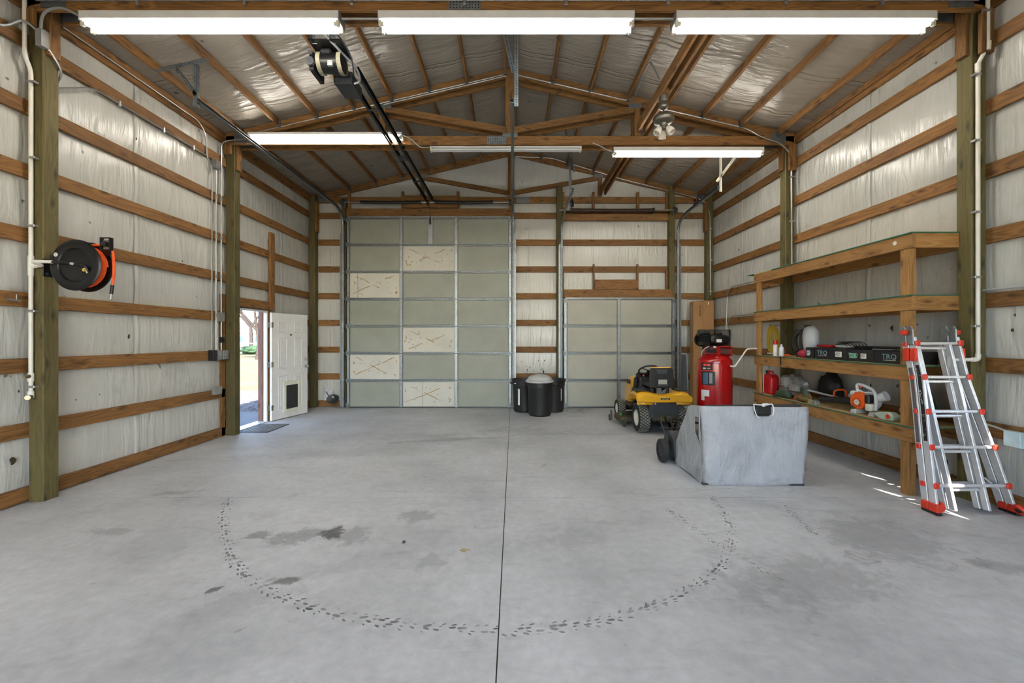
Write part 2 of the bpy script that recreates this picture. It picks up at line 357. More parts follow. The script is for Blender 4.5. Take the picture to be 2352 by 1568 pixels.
def round_path(pts, r, n=5):
    """polyline with rounded corners (bent pipe)"""
    p = [Vector(q) for q in pts]; out = [p[0]]
    for i in range(1, len(p)-1):
        a = (p[i-1]-p[i]); b = (p[i+1]-p[i]); rr = min(r, a.length*0.48, b.length*0.48); A = p[i]+a.normalized()*rr; B = p[i]+b.normalized()*rr
        for k in range(n+1):
            t = k/n; out.append(A*(1-t)**2+p[i]*2*t*(1-t)+B*t*t)
    return out+[p[-1]]
def text(name, body, size, loc, rot, mat, parent=None, depth=0.001, align='CENTER', sx=1.0):
    c = bpy.data.curves.new(name, 'FONT'); c.body = body; c.size = size; c.extrude = depth; c.align_x = align; c.align_y = 'CENTER'; c.resolution_u = 2
    c.materials.append(mat)
    o = bpy.data.objects.new(name, c); COL.objects.link(o); o.location = loc; o.rotation_euler = rot; o.scale = (sx, 1, 1)
    if parent: o.parent = parent
    TEXTS.append(o)
    return o
TEXTS = []
def zt(x): return 5.85-0.232*abs(x)          # underside of the roof blanket
GZ = [0.075+0.6096*k for k in range(8)]      # girt centre heights
# ------------------------------------------------------------------ floor
floor = MB().box(-4.75, 4.75, -4.2, 9.6, -0.16, -0.012).build('floor', JOINT); tag(floor, kind='structure')
JX = -0.02; JY = (-4.18, -1.38, 1.30, 4.02, 6.66, 9.58)
for i in range(5):
    for x0, x1 in ((-4.73, JX-0.0035), (JX+0.0035, 4.73)):
        MB().box(x0, x1, JY[i]+0.004, JY[i+1]-0.004, -0.012, 0.0).build('slab', CON, floor)
def tyre_marks(name, path, wid, step, size, jitter=0.012):
    b = MB(); pts = curve_pts(path, 40); acc = 0.0; k = 0
    for i in range(1, len(pts)):
        acc += (pts[i]-pts[i-1]).length
        if acc < step: continue
        acc = 0; k += 1; d = (pts[i]-pts[i-1]).normalized(); nrm = Vector((-d.y, d.x, 0))
        for sd in (-1.15, -.4, .4, 1.15):
            if random.random() < 0.22: continue
            c = pts[i]+nrm*(sd*wid*0.5*random.uniform(0.8, 1.15))+d*(sd*step*0.25+random.uniform(-jitter, jitter))
            ang = 0.4*sd+random.uniform(-.25, .25); u = d*math.cos(ang)+nrm*math.sin(ang); w = Vector((-u.y, u.x, 0)); s_ = size*random.uniform(0.3, .95)*(1.1 if abs(sd) < 1 else .75)
            vs = [c+u*s_+w*s_*.05, c+u*s_*.4+w*s_*.42, c-u*s_*.7+w*s_*.30, c-u*s_, c-u*s_*.5-w*s_*.36, c+u*s_*.5-w*s_*.34]
            b.add([(v.x, v.y, 0.0007) for v in vs], [tuple(range(6))])
    return tag(b.build(name, TYREMARK, floor), kind='stuff')
def fl(px, py):   # floor point seen at a pixel of the 2352x1568 frame
    Y = 950*1.54/(py-778); return ((px-1180)*Y/950+0.06, Y, 0)
tyre_marks('tyre_marks', [fl(*p) for p in ((530, 1140), (515, 1175), (517, 1235), (545, 1300), (620, 1355), (700, 1390), (800, 1415), (950, 1437), (1100, 1447), (1250, 1443), (1400, 1420), (1530, 1380), (1620, 1330), (1668, 1280), (1678, 1215), (1650, 1160), (1630, 1135))], 0.062, 0.060, 0.028)
tyre_marks('tyre_marks', [fl(*p) for p in ((1520, 1160), (1580, 1200), (1640, 1245), (1720, 1290), (1790, 1330))], 0.05, 0.06, 0.022)
tyre_marks('tyre_marks', [fl(*p) for p in ((1795, 1150), (1830, 1190), (1870, 1225))], 0.05, 0.055, 0.024)

# ------------------------------------------------------------------ wall and roof blankets
def frange(a, b, step, extra=()):
    n = max(1, round((b-a)/step)); q = [a+(b-a)*i/n for i in range(n+1)]
    for e in extra:
        j = min(range(len(q)), key=lambda i: abs(q[i]-e)); q[j] = e
    return sorted(set(q))
def bulge(z):
    for a, b in zip([0.0]+[g for g in GZ]+[4.7], [g for g in GZ]+[4.7, 5.9]):
        if a <= z <= b:
            t = (z-a)/(b-a+1e-9); return math.sin(math.pi*t)**0.6 if 0 < t < 1 else 0.0
    return 0.0
def grid(name, us, vs, fn, mat, hole=None, parent=None):
    m = len(us); V = [fn(u, v) for v in vs for u in us]; F = []
    for j in range(len(vs)-1):
        for i in range(m-1):
            cu = (us[i]+us[i+1])/2; cv = (vs[j]+vs[j+1])/2
            if hole and hole(cu, cv): continue
            F.append((j*m+i, j*m+i+1, (j+1)*m+i+1, (j+1)*m+i))
    return MB().add(V, F).build(name, mat, parent, smooth='all')
def wr(a, b, s): return noise.noise(Vector((a, b, s)))
DO = (6.735, 7.70, 2.06)          # walk door opening: y0, y1, top
wl = grid('wall_left', frange(-4.15, 9.47, 0.085, (6.735, 7.70)), frange(0, 4.82, 0.048, (2.06,)),
          lambda y, z: (-4.585+0.022*bulge(z)+0.006*wr(y*5, z*0.7, 1)+0.004*wr(y*1.3, z*2, 5), y, z), INS, lambda y, z: DO[0] < y < DO[1] and z < DO[2])
SL = ((1.84, 2.28, 1.20, 2.02), (2.92, 3.44, 1.02, 1.46))   # two unseen openings added to let in sun streaks: y0, y1, z0, z1
wrr = grid('wall_right', frange(-4.15, 9.47, 0.06, [s for q in SL for s in q[:2]]), frange(0, 4.82, 0.048, [s for q in SL for s in q[2:]]),
           lambda y, z: (4.585-0.022*bulge(z)-0.006*wr(y*5, z*0.7, 2)-0.004*wr(y*1.3, z*2, 6), y, z), INS,
           lambda y, z: any(a < y < b and c < z < d for a, b, c, d in SL))
wbk = grid('wall_back', frange(-4.6, 4.6, 0.08), [i/118 for i in range(119)],
           lambda x, t: (x, 9.455-0.020*bulge(t*zt(x))-0.006*wr(x*5, t*zt(x)*0.7, 3)-0.006*wr(x*2+t*3, t*5, 9), t*zt(x)), INS)
for o in (wl, wrr, wbk): tag(o, kind='structure')
for i, (a, b, c, d) in enumerate(SL):
    q = MB()
    for y0, y1, z0, z1 in ((a-.04, a, c-.04, d+.04), (b, b+.04, c-.04, d+.04), (a, b, c-.04, c), (a, b, d, d+.04)): q.box(4.552, 4.60, y0, y1, z0, z1)
    tag(q.build('window_%d' % (i+1), WHT), kind='structure')  # frames around the added, unseen sun openings
PX = [0.075]+[0.68+0.594*k for k in range(7)]
def roof_fn(x, y):
    best = min(abs(abs(x)-p) for p in PX+[4.62]); sag = 0.022*min(1, best/0.28)**1.2
    bay = abs(((y-3.98)/2.68) % 1-0.5)
    return (x, y, zt(x)+0.006-sag*(0.7+0.6*(0.5-bay))+0.008*wr(x*2, y*3, 4)+0.004*wr(x*1.2, y*11, 8))
cei = grid('ceiling', frange(-4.62, 4.62, 0.07, [0.0]), frange(-4.15, 9.47, 0.09), roof_fn, INC); tag(cei, kind='structure')
for w_, ys_, fn_ in ((wl, (1.9, 5.07, 8.22), -1), (wrr, (1.9, 5.25, 8.15), 1)):
    for ysm in ys_:     # taped seams of the blanket
        top_ = 4.62
        grid('seam', [ysm-.035, ysm-.012, ysm+.012, ysm+.035], frange(2.07 if ysm < 0 else 0, top_, .06), lambda y, z, f=fn_, c=ysm: (f*(4.585-.022*bulge(z)-.008-(.006 if abs(y-c) < .02 else 0)-.004*wr(y*1.3, z*2, 6)), y+.004*wr(z*3, c, 1), z), INS, None, w_)
for xs_m in (.42, 1.86, 4.0, -4.1):
    grid('seam', [xs_m-.03, xs_m-.01, xs_m+.01, xs_m+.03], frange(2.7 if xs_m == 1.86 else 0, 4.6, .06), lambda x, z, c=xs_m: (x+.004*wr(z*3, c, 1), 9.455-.020*bulge(z)-.008-(.005 if abs(x-c) < .02 else 0), z), INS, None, wbk)
# wall behind the camera with the open vehicle doorway
wf = MB()
for x0, x1, z0, z1 in ((-4.6, -3.3, 0, 4.8), (3.3, 4.6, 0, 4.8), (-3.3, 3.3, 4.1, 4.8)): wf.box(x0, x1, -4.2, -4.12, z0, z1)
wf.prism([(-4.6, 4.8), (4.6, 4.8), (0, 5.9)], 'xz', -4.2, -4.12)
tag(wf.build('wall_front', INS), kind='structure')

# ------------------------------------------------------------------ side wall framing
BY = (3.91, 6.59, 9.27)
for s, w in ((-1, wl), (1, wrr)):
    xs = sorted((s*4.53, s*4.57)); px = sorted((s*4.39, s*4.53))
    for k, g in enumerate(GZ):
        cuts = [(-4.1, 3.98), (3.984, 6.66), (6.664, 9.41)]
        for a, b in cuts:
            if s < 0 and a > 6 and g < 2.0: a = 7.78
            dz = random.uniform(-.006, .006)
            board('girt', xs[0], xs[1], a, b, g-.068+dz, g+.068+dz, WG, w)
    for a, b in ((-4.1, 3.98), (3.984, 6.66), (6.664, 9.41)):
        board('eave_beam', xs[0]-.0, xs[1], a, b, 4.635, 4.705, WG, w)
        ys = sorted((s*4.515, s*4.57)); board('eave_beam', ys[0], ys[1], a, b, 4.707, 4.79, WG, w)
    for y in (-1.45, 1.23)+BY: board('post', px[0], px[1], y, y+.14, -.01, 4.76, WP, w, 0.008)
# odds and ends of framing on the left wall around the walk door
board('stud', -4.53, -4.488, 7.74, 7.88, 2.08, 3.54, WG, wl); board('header', -4.53, -4.49, 6.735, 7.74, 2.085, 2.23, WG, wl)
board('stud', -4.57, -4.50, 7.735, 7.775, 0, 2.085, WG, wl)
board('stud', -4.565, -4.53, 6.50, 6.585, 0.0, 2.25, WG, wl)
# scab blocks at the post heads
for s, w in ((-1, wl), (1, wrr)):
    for y in BY[:2]:
        a = sorted((s*4.40, s*4.52)); board('block', a[0], a[1], y-.076, y-.038, 4.20 if s > 0 else 4.46, 4.615, WG, w)
        a = sorted((s*4.352, s*4.39)); board('block', a[0], a[1], y+.02, y+.12, 4.24, 4.70, WG, w)
    a = sorted((s*4.352, s*4.39)); board('block', a[0], a[1], 9.26, 9.38, 3.95, 4.62, WG, w)

# ------------------------------------------------------------------ back wall framing
YF = (9.41, 9.447)
runs = [(-4.39, -3.82), (0.06, 1.03), (1.17, 3.56), (3.70, 4.39)]
for k, g in enumerate(GZ):
    for i, (a, b) in enumerate(runs):
        if i == 2 and k < 5: continue
        board('girt', a, b, YF[0], YF[1], g-.068, g+.068, WG, wbk)
for a, b, top in ((-3.82, -3.72, 4.70), (1.03, 1.16, 5.0), (3.56, 3.69, 4.98)):      # door posts
    board('post', a, b, 9.30, 9.44, 0, top, WP, wbk, 0.008)
board('post', -0.03, 0.05, 9.31, 9.44, 0, 5.6, [WG[0], WG[1], WG[2]], wbk)
board('header', -3.70, 0.0, 9.29, 9.33, 4.285, 4.47, WG, wbk)       # above the tall door
board('header', 1.18, 3.62, 9.28, 9.32, 2.47, 2.65, WG, wbk)        # above the short door
board('header', 1.17, 3.62, 9.33, 9.37, 4.21, 4.36, WG, wbk); board('header', 1.17, 3.56, 9.35, 9.41, 4.40, 4.45, WG, wbk)
for x in (1.175, 1.86, 2.87, 3.525): board('cleat', x-.03, x+.03, 9.345, 9.385, 4.45, 4.86, WG, wbk)
for x in (1.175, 3.51): board('cleat', x-.02, x+.02, 9.33, 9.37, 2.66, 3.08, WG, wbk)
for x in (1.87, 2.86): board('cleat', x-.02, x+.02, 9.345, 9.385, 2.66, 3.23, WG, wbk)
board('spring_pad', 1.89, 2.865, 9.30, 9.34, 2.66, 2.875, WG, wbk)
board('spring_pad', -2.45, -1.19, 9.30, 9.34, 4.49, 4.76, WG, wbk); board('spring_pad', -1.99, -1.65, 9.27, 9.30, 4.49, 4.63, WG, wbk)
for x in (-3.66, -2.45, -1.20): board('cleat', x-.03, x+.03, 9.335, 9.375, 4.48, 4.87, WG, wbk)
board('stud', 3.72, 3.82, 9.38, 9.42, 0, 1.22, WS, wbk)

# ------------------------------------------------------------------ purlins and carrier beams
for x in PX:
    for s in (-1, 1):
        for a, b in ((-4.1, 3.87), (4.09, 6.55), (6.77, 9.37)):
            board('purlin', s*x-.019, s*x+.019, a, b, zt(x)-.105, zt(x)-.004, WG, cei)
            if a > 4: MB().box(s*x-.028, s*x+.028, b-.05, b+.003, zt(x)-.125, zt(x)-.02).build('joist_hanger', GALD, cei)
for a, b in ((4.09, 6.55), (6.77, 9.37)):
    for x in (2.005, 2.11): board('carrier_beam', x, x+.038, a, b, 4.80, 4.945, WG, cei)
board('fan_block', 2.043, 2.11, 5.45, 5.72, 4.80, 4.94, WG, cei)

# ------------------------------------------------------------------ trusses
def perforated(p0, p1, w, name, mat, parent, side=(1, 0, 0), t=0.003, step=0.032):
    """slotted angle iron: two flanges and its row of punched holes"""
    p0 = Vector(p0); p1 = Vector(p1); d = (p1-p0); L = d.length; d.normalize(); sd = Vector(side); sd = (sd-d*sd.dot(d)).normalized(); n = sd.cross(d).normalized()
    b = MB()
    for u, v in ((sd, n), (n, sd)):
        vs = [p0+v*k*t/1.0+u*q for q in (0, w) for k in (0, 1)]; vs = [vs[0], vs[1], vs[3], vs[2]]
        b.add(vs+[q+d*L for q in vs], [(0, 1, 2, 3), (7, 6, 5, 4), (0, 4, 5, 1), (1, 5, 6, 2), (2, 6, 7, 3), (3, 7, 4, 0)])
    o = b.build(name, mat, parent)
    h = MB()
    for i in range(int(L/step)):
        for u, v, e in ((sd, n, 1), (n, sd, 1)):
            c = p0+d*(step*(i+.5))+u*w*.5
            for off in (-.0006, t+.0006):
                q = c+v*off; h.add([q+(u*math.cos(a)+d*math.sin(a))*0.0065 for a in [k*math.pi/3 for k in range(6)]], [tuple(range(6))])
    h.build('punched_holes', HOLE, o)
    return o
def truss(label, plies, y_plate):
    t = thing('roof_truss', label, 'truss', (0, plies[0], 4.615))
    L = lambda o: o
    def loc(b): b.v = [(x, y-plies[0], z-4.615) for x, y, z in b.v]; return b
    for y in plies:
        loc(MB().box(-4.52, 4.52, y, y+.038, 4.615, 4.755)).build('bottom_chord', WG[0], t, bevel=0.004)
        for s in (-1, 1):
            loc(MB().prism([(s*4.5, zt(4.5)-.01), (0, zt(0)-.01), (0, zt(0)-.155), (s*4.5, zt(4.5)-.155)], 'xz', y, y+.038)).build('top_chord', WG[0], t)
            loc(MB().box(s*2.02-.045, s*2.02+.045, y, y+.038, 4.756, zt(2.02)-.156)).build('web', WG[2], t, bevel=0.003)
            loc(MB().prism([(s*0.06, 4.80), (s*0.06, 4.90), (s*1.97, zt(1.97)-.16), (s*1.97, zt(1.97)-.255)], 'xz', y, y+.036)).build('web', WG[0], t)
            loc(MB().box(s*4.25-.12, s*4.25+.12, y-.002, y, 4.64, 4.80)).build('gusset_plate', GALD, t)
            loc(MB().box(s*1.98-.10, s*1.98+.10, y-.002, y, zt(1.98)-.20, zt(1.98)-.12)).build('gusset_plate', GALD, t)
        loc(MB().box(-.07, .07, y, y+.038, 4.756, zt(0)-.157)).build('king_post', WG[2], t, bevel=0.003)
        loc(MB().box(-.12, .12, y-.002, y, 4.735, 4.80)).build('gusset_plate', GAL, t)
    y = plies[0]
    g = loc(MB().box(y_plate, y_plate+.30, y-.003, y, 4.62, 4.755)).build('splice_plate', GAL, t)
    h = MB()
    for i in range(10):
        for j in range(5): h.cyl((y_plate+.02+i*.029, y-.0045, 4.637+j*.026), (y_plate+.02+i*.029, y-.003, 4.637+j*.026), .006, n=6)
    loc(h).build('nail_holes', HOLE, g)
    return t
truss('double timber roof truss carrying the three bright tube lights overhead', (3.872, 4.05), -.55)
truss('double timber roof truss with webs across mid room, behind the ceiling fan', (6.552, 6.73), -.36)
truss('single gable truss flat against the far end wall above the garage doors', (9.37,), 0.12)
# ------------------------------------------------------------------ overhead doors
def stains(sec, x0, x1, z0, z1, y, seed):
    """smears and dots of old glue on a bare foam panel"""
    rr = random.Random(seed); b = MB(); w = x1-x0; h = z1-z0
    def smear(pts, t):
        for i in range(len(pts)-1):
            p, q = Vector((pts[i][0], 0, pts[i][1])), Vector((pts[i+1][0], 0, pts[i+1][1])); d = (q-p).normalized(); n = Vector((-d.z, 0, d.x)); t0 = t*rr.uniform(.5, 1.3); t1 = t*rr.uniform(.3, 1.2)
            b.add([(v.x, y, v.z) for v in (p+n*t0, q+n*t1, q-n*t1, p-n*t0)], [(0, 1, 2, 3)])
    for k in range(2):
        a = (x0+w*rr.uniform(.04, .15), z0+h*rr.uniform(.06, .2)); c = (x0+w*rr.uniform(.8, .95), z0+h*rr.uniform(.72, .95))
        if k: a, c = (a[0], z1-(a[1]-z0)), (c[0]-w*.15, z1-(c[1]-z0)+h*.1)
        segs = 9; pts = [(a[0]+(c[0]-a[0])*i/segs, a[1]+(c[1]-a[1])*i/segs+rr.uniform(-.012, .012)) for i in range(segs+1)]
        i = 0
        while i < segs-1:
            j = i+rr.randint(1, 3); smear(pts[i:j+1], .008); i = j+rr.randint(0, 2)
    for k in range(4):
        cx = rr.choice((x0+w*rr.uniform(.03, .10), x1-w*rr.uniform(.03, .08))); cz = z0+h*rr.uniform(.15, .9)
        smear([(cx+rr.uniform(-.03, .03), cz+rr.uniform(-.04, .04)) for _ in range(4)], .007)
    b.build('glue_smears', GLUE, sec)
    d = MB()
    for k in range(rr.randint(9, 16)):
        cx, cz, r = x0+w*rr.uniform(.1, .9), z0+h*rr.uniform(.12, .85), rr.uniform(.007, .018)
        d.add([(cx+r*math.cos(a), y-.0003, cz+r*1.1*math.sin(a)) for a in [i*math.pi/4 for i in range(8)]], [tuple(range(8))])
    d.build('glue_dots', SPOT, sec)
def overhead(name, xs, rows, top, y, new, strut, seams=()):
    root = thing(name, None, None, ((xs[0]+xs[-1])/2, y, 0)); tag(root, kind='structure')
    ox = root.location.x; H = top/rows
    for r in range(rows):
        z0, z1 = r*H+.004, (r+1)*H-.004
        fr = MB()
        fr.box(xs[0]-ox, xs[-1]-ox, .03, .05, z0, z1)                           # steel skin behind the foam
        for z in (z0, z1-.022): fr.box(xs[0]-ox, xs[-1]-ox, -.004, .04, z, z+.022)
        sec = fr.build('section', GALD, root)
        for i, x in enumerate(xs):
            w = .035 if 0 < i < len(xs)-1 else .03
            st = MB().box(x-ox-w, x-ox+w, -.014, .032, z0+.002, z1-.002).build('stile', GAL, sec, bevel=.004)
            if 0 < i < len(xs)-1 or True:
                h = MB()
                for q in range(4): h.cyl((x-ox, -.0155, z0+.07+q*(H-.14)/3), (x-ox, -.013, z0+.07+q*(H-.14)/3), .008, n=6)
                if i not in (0, len(xs)-1): pass
        for i in range(len(xs)-1):
            a, b = xs[i]-ox+.036, xs[i+1]-ox-.036; rr_ = rows-1-r
            fresh = (rr_, i) in new
            mt = PNEW if fresh else (PLOW if len(xs) == 3 else PEDG)
            o = MB().box(a, b, -.002+(0 if fresh else .006), .030, z0+.024, z1-.024).build('panel', mt, sec, bevel=.006)
            if fresh: stains(sec, a+.02, b-.02, z0+.04, z1-.04, -.0035, rr_*7+i)
            for (sr, si, t) in seams:
                if (sr, si) == (rr_, i): MB().box(a+(b-a)*t-.004, a+(b-a)*t+.004, -.0032, .02, z0+.026, z1-.026).build('panel_seam', GALD, sec)
    for s_, xx in ((-1, xs[0]), (1, xs[-1])):
        for r in range(rows+1):
            z = min(max(r*H, .06), top-.05); b = MB().box(xx-ox-.045, xx-ox+.045, -.022, -.014, z-.05, z+.05); b.cyl((xx-ox, -.03, z), (xx-ox+s_*.11, -.03, z), .007, n=8); b.cyl((xx-ox+s_*.07, -.03, z), (xx-ox+s_*.095, -.03, z), .024, n=14)
            b.build('roller_hinge', GALD, root)
    MB().box(xs[0]-ox, xs[-1]-ox, -.02, .05, 0.0, .012).build('bottom_seal', BLK, root)
    MB().box(xs[0]-ox-.01, xs[-1]-ox+.01, -.03, .03, top-.004, top+.022).build('top_rail', GAL, root)
    if strut is not None:
        MB().box(strut-ox-.055, strut-ox+.055, -.03, -.002, top-H+.01, top-.005).build('opener_strut', GAL, root, bevel=.004)
        MB().box(strut-ox-.02, strut-ox+.02, -.07, -.03, top-.16, top-.01).bar((strut-ox, -.05, top-.05), (strut-ox, -.16, top+.34), .03, .006, (1, 0, 0)).build('opener_arm', BLK, root)
    return root
overhead('door_2', (-3.64, -2.457, -1.228, -.02), 7, 4.25, 9.25, {(1, 1), (2, 0), (4, 1), (5, 0), (6, 1)}, -1.80, ((2, 0, .16), (6, 1, .38)))
overhead('door_3', (1.215, 2.41, 3.63), 4, 2.44, 9.25, set(), None)
# ------------------------------------------------------------------ door tracks
def track(label, x, s, pts, hang):
    """C-shaped roller track on the path pts (y,z), opening towards the door on side s"""
    t = thing('door_track', label, 'door track', (x, pts[0][0], 0)); y0 = pts[0][0]
    P = round_path([(0, y-y0, z) for y, z in pts], .42, 10)
    b = MB(); prof = [(-.028*s, .025), (-.028*s, -.025), (.0, -.025), (.016*s, -.020), (.016*s, -.016), (-.022*s, -.019), (-.022*s, .019), (.016*s, .016), (.016*s, .020), (0, .025)]
    n = len(prof); V = []
    for i, p in enumerate(P):
        d = (P[min(i+1, len(P)-1)]-P[max(i-1, 0)]).normalized(); nr = Vector((0, -d.z, d.y))
        V += [p+Vector((q[0], 0, 0))+nr*q[1] for q in prof]
    F = [(i*n+j, i*n+(j+1) % n, (i+1)*n+(j+1) % n, (i+1)*n+j) for i in range(len(P)-1) for j in range(n)]
    F += [tuple(range(n)), tuple(range((len(P)-1)*n, len(P)*n))]
    b.add(V, F).build('rail', GALD, t)
    for z in (.15, 1.0, 1.9, 2.9, 3.6):
        if z < max(q[1] for q in pts)-.3: MB().box(-.028*s-.03, -.028*s+.03, .02, .10, z-.06, z+.06).build('wall_bracket', GAL, t)
    perforated((-.03*s, .0, .03), (-.03*s, .0, pts[1][1]-.5), .045, 'mounting_angle', GAL, t, (-s, 0, 0))
    yh, zh, ztop, span, mat = hang
    perforated((-.03*s, yh-y0, zh-.06), (-.03*s, yh-y0, ztop), .05, 'hanger', mat, t, (-s, 0, 0))
    return t, y0
ceilz = lambda x: zt(x)-.11
t, y0 = track('galvanised curved track along the left jamb of the tall garage door', -3.74, 1, [(9.21, .02), (9.21, 4.40), (4.98, 4.41)], (5.0, 4.41, 4.87, 0, GALD))
perforated((-.52, 5.0-y0, 4.755), (.12, 5.0-y0, 4.895), .05, 'hanger', GALD, t, (0, -1, 0)); perforated((-.27, 5.0-y0, 4.81), (-.03, 5.0-y0, 4.50), .04, 'brace', GALD, t, (0, 1, 0))
t, y0 = track('galvanised track overhead at mid room, running to the ridge hanger', 0.035, -1, [(9.21, .02), (9.21, 4.40), (4.98, 4.41)], (5.0, 4.41, 5.72, 0, GAL))
perforated((-.20, 5.0-y0, 5.62), (.0, 5.0-y0, 4.75), .05, 'brace', GAL, t, (0, -1, 0))
t, y0 = track('dark lift track between the two garage doors, left of the short door', 1.135, 1, [(9.21, .02), (9.21, 4.12), (8.75, 4.22), (7.46, 4.24)], (7.48, 4.24, 5.2, 0, GALD))
perforated((-.16, 7.48-y0, 5.3), (.0, 7.48-y0, 4.55), .04, 'brace', GALD, t, (0, -1, 0))
t, y0 = track('bent track at the far right jamb, leading up to a pale slotted hanger', 3.715, -1, [(9.21, .02), (9.21, 4.12), (8.75, 4.22), (7.40, 4.24)], (7.42, 4.24, 4.82, 0, CREAM))
perforated((-.05, 7.42-y0, 4.80), (.52, 7.42-y0, 4.84), .045, 'hanger', CREAM, t, (0, -1, 0)); perforated((.0, 7.42-y0, 4.35), (.34, 7.42-y0, 4.80), .04, 'brace', CREAM, t, (0, -1, 0))
# ------------------------------------------------------------------ torsion springs
def springs(label, xa, xb, z, y, sp, mat, drums):
    t = thing('torsion_spring', label, 'door spring', ((xa+xb)/2, y, z-.09)); ox, oz = (xa+xb)/2, .09
    MB().cyl((xa-ox, 0, oz), (xb-ox, 0, oz), .0135, n=12).build('shaft', WIRE, t, True)
    for a, b in sp:
        c = MB(); N = int((b-a)/.016); pts = [(a-ox+(b-a)*i/(N*3), .034*math.cos(2*math.pi*i/3.0), oz-.012*math.sin(math.pi*i/(N*3))+.034*math.sin(2*math.pi*i/3.0)) for i in range(N*3+1)]
        c.tube(pts, .010, 5); c.tube([(a-ox+(b-a)*i/8, 0, oz-.012*math.sin(math.pi*i/8)) for i in range(9)], .032, 10)
        c.build('spring', mat, t, True)
        MB().lathe([(.02, 0), (.044, 0), (.046, .03), (.03, .05), (.02, .05)], 16, Matrix.Translation((b-ox if b < (xa+xb)/2 else a-ox-.05, 0, oz)) @ Matrix.Rotation(R(90), 4, 'Y')).build('cone', DGREY, t, True)
    for x, s in drums:
        MB().lathe([(.015, 0), (.075, 0), (.08, .012), (.066, .02), (.06, .07), (.04, .085), (.015, .085)], 24, Matrix.Translation((x-ox, 0, oz)) @ Matrix.Rotation(R(90*s), 4, 'Y')).build('cable_drum', DGREY, t, True)
        MB().box(x-ox-.004*s-.003, x-ox-.004*s+.003, -.02, .10, oz-.12, oz+.03).build('bearing_plate', GAL, t)
    c0 = (sp[0][1]+(sp[1][0] if len(sp) > 1 else sp[0][1]+.04))/2-ox
    MB().box(c0-.02, c0+.02, -.02, .06, oz-.06, oz+.05).build('centre_bracket', BLKM, t)
springs('long shaft with two black torsion springs above the tall garage door', -3.78, .0, 4.585, 9.22, ((-3.36, -2.06), (-1.66, -.40)), BLK, ((-3.73, -1), (-.05, 1)))
springs('shaft with one dark brown torsion spring above the short garage door', 1.08, 3.74, 4.41, 9.22, ((1.37, 3.16),), plain('oiled_spring_steel', (58, 42, 32), 0.5, 0.3), ((3.62, 1),))
for x, y, z, lab in ((3.83, 8.55, 4.36, 'black cable pulley wheel with orange edge beside the bent track'), (1.27, 8.6, 4.36, 'small black cable pulley hanging from the dark lift track')):
    t = thing('cable_pulley', lab, 'pulley', (x, y, z-.1))
    MB().lathe([(.012, -.02), (.085, -.02), (.09, -.012), (.07, 0), (.09, .012), (.085, .02), (.012, .02)], 24, Matrix.Translation((0, 0, .1)) @ Matrix.Rotation(R(80), 4, 'Y')).build('sheave', BLK, t, True)
    MB().lathe([(.088, -.026), (.094, -.026), (.094, -.020), (.088, -.020)], 24, Matrix.Translation((0, 0, .1)) @ Matrix.Rotation(R(80), 4, 'Y')).build('rim', ORGP if x > 2 else DGREY, t)
    MB().cyl((-.05, 0, .1), (.06, 0, .1), .01, n=8).bar((-.05, 0, .1), (-.20, .0, .11), .02, .006).build('axle', GAL, t)
# ------------------------------------------------------------------ door opener
BANDM = plain('aged_band_paint', (140, 136, 114), .5)
op = thing('door_opener', 'black trolley door opener with motor and twin rail under the ceiling', 'door opener', (-1.86, 4.3, 4.36))
def O(b): b.v = [(x+1.86, y-4.3, z-4.36) for x, y, z in b.v]; return b
for x in (-1.89, -1.745): O(MB().box(x, x+.006, 4.72, 9.16, 4.585, 4.645).box(x, x+.035, 4.72, 9.16, 4.639, 4.645).box(x, x+.03, 4.72, 9.16, 4.585, 4.59)).build('rail', BLKM, op)
ch = MB()
for x in (-1.835, -1.775): ch.tube([(x, 4.9, 4.615), (x, 9.1, 4.615)], .006, 5)
O(ch).build('drive_chain', GALD, op)
O(MB().box(-1.86, -1.75, 6.9, 7.05, 4.57, 4.60)).build('trolley', DGREY, op)
for y in (5.5, 8.0): O(MB().box(-1.88, -1.72, y, y+.03, 4.58, 4.60)).build('rail_spacer', DGREY, op)
O(MB().box(-1.99, -1.78, 4.70, 5.02, 4.44, 4.58)).build('control_box', DGREY, op, bevel=.01)
O(MB().box(-1.97, -1.80, 4.695, 4.70, 4.45, 4.50)).build('cover_plate', GALD, op)
mm = Matrix.Translation((-2.06, 4.50, 4.53)) @ Matrix.Rotation(R(90), 4, 'Y')
O(MB().lathe([(.03, 0), (.098, .01), (.105, .06), (.105, .22), (.098, .27), (.03, .28)], 24, mm)).build('motor', BLKM, op, True)
for a in (.0, .22): O(MB().lathe([(.108, a+.01), (.112, a+.01), (.112, a+.055), (.108, a+.055)], 24, mm)).build('motor_band', BANDM, op)
O(MB().box(-2.0, -1.88, 4.38, 4.44, 4.58, 4.63)).build('capacitor', BLK, op, bevel=.02)
O(MB().box(-2.12, -2.07, 4.40, 4.66, 4.40, 4.60)).build('gear_case', BLKM, op, bevel=.008)
O(MB().cyl((-2.10, 4.40, 4.48), (-2.10, 4.37, 4.48), .045, n=14).cyl((-2.09, 4.40, 4.57), (-2.09, 4.37, 4.57), .025, n=14)).build('pulley', DGREY, op)
O(MB().box(-2.08, -1.74, 4.30, 4.62, 4.645, 4.66)).build('mounting_plate', BLKM, op)
O(MB().box(-1.91, -1.86, 4.37, 4.40, 4.43, 4.485)).build('label_plate', GREY, op)
for x in (-2.06, -1.86): perforated((x+1.86, .05, .28), (x+1.86, .05, 1.0 if x < -2 else 1.02), .05, 'hanger', GAL, op, (1, 0, 0))
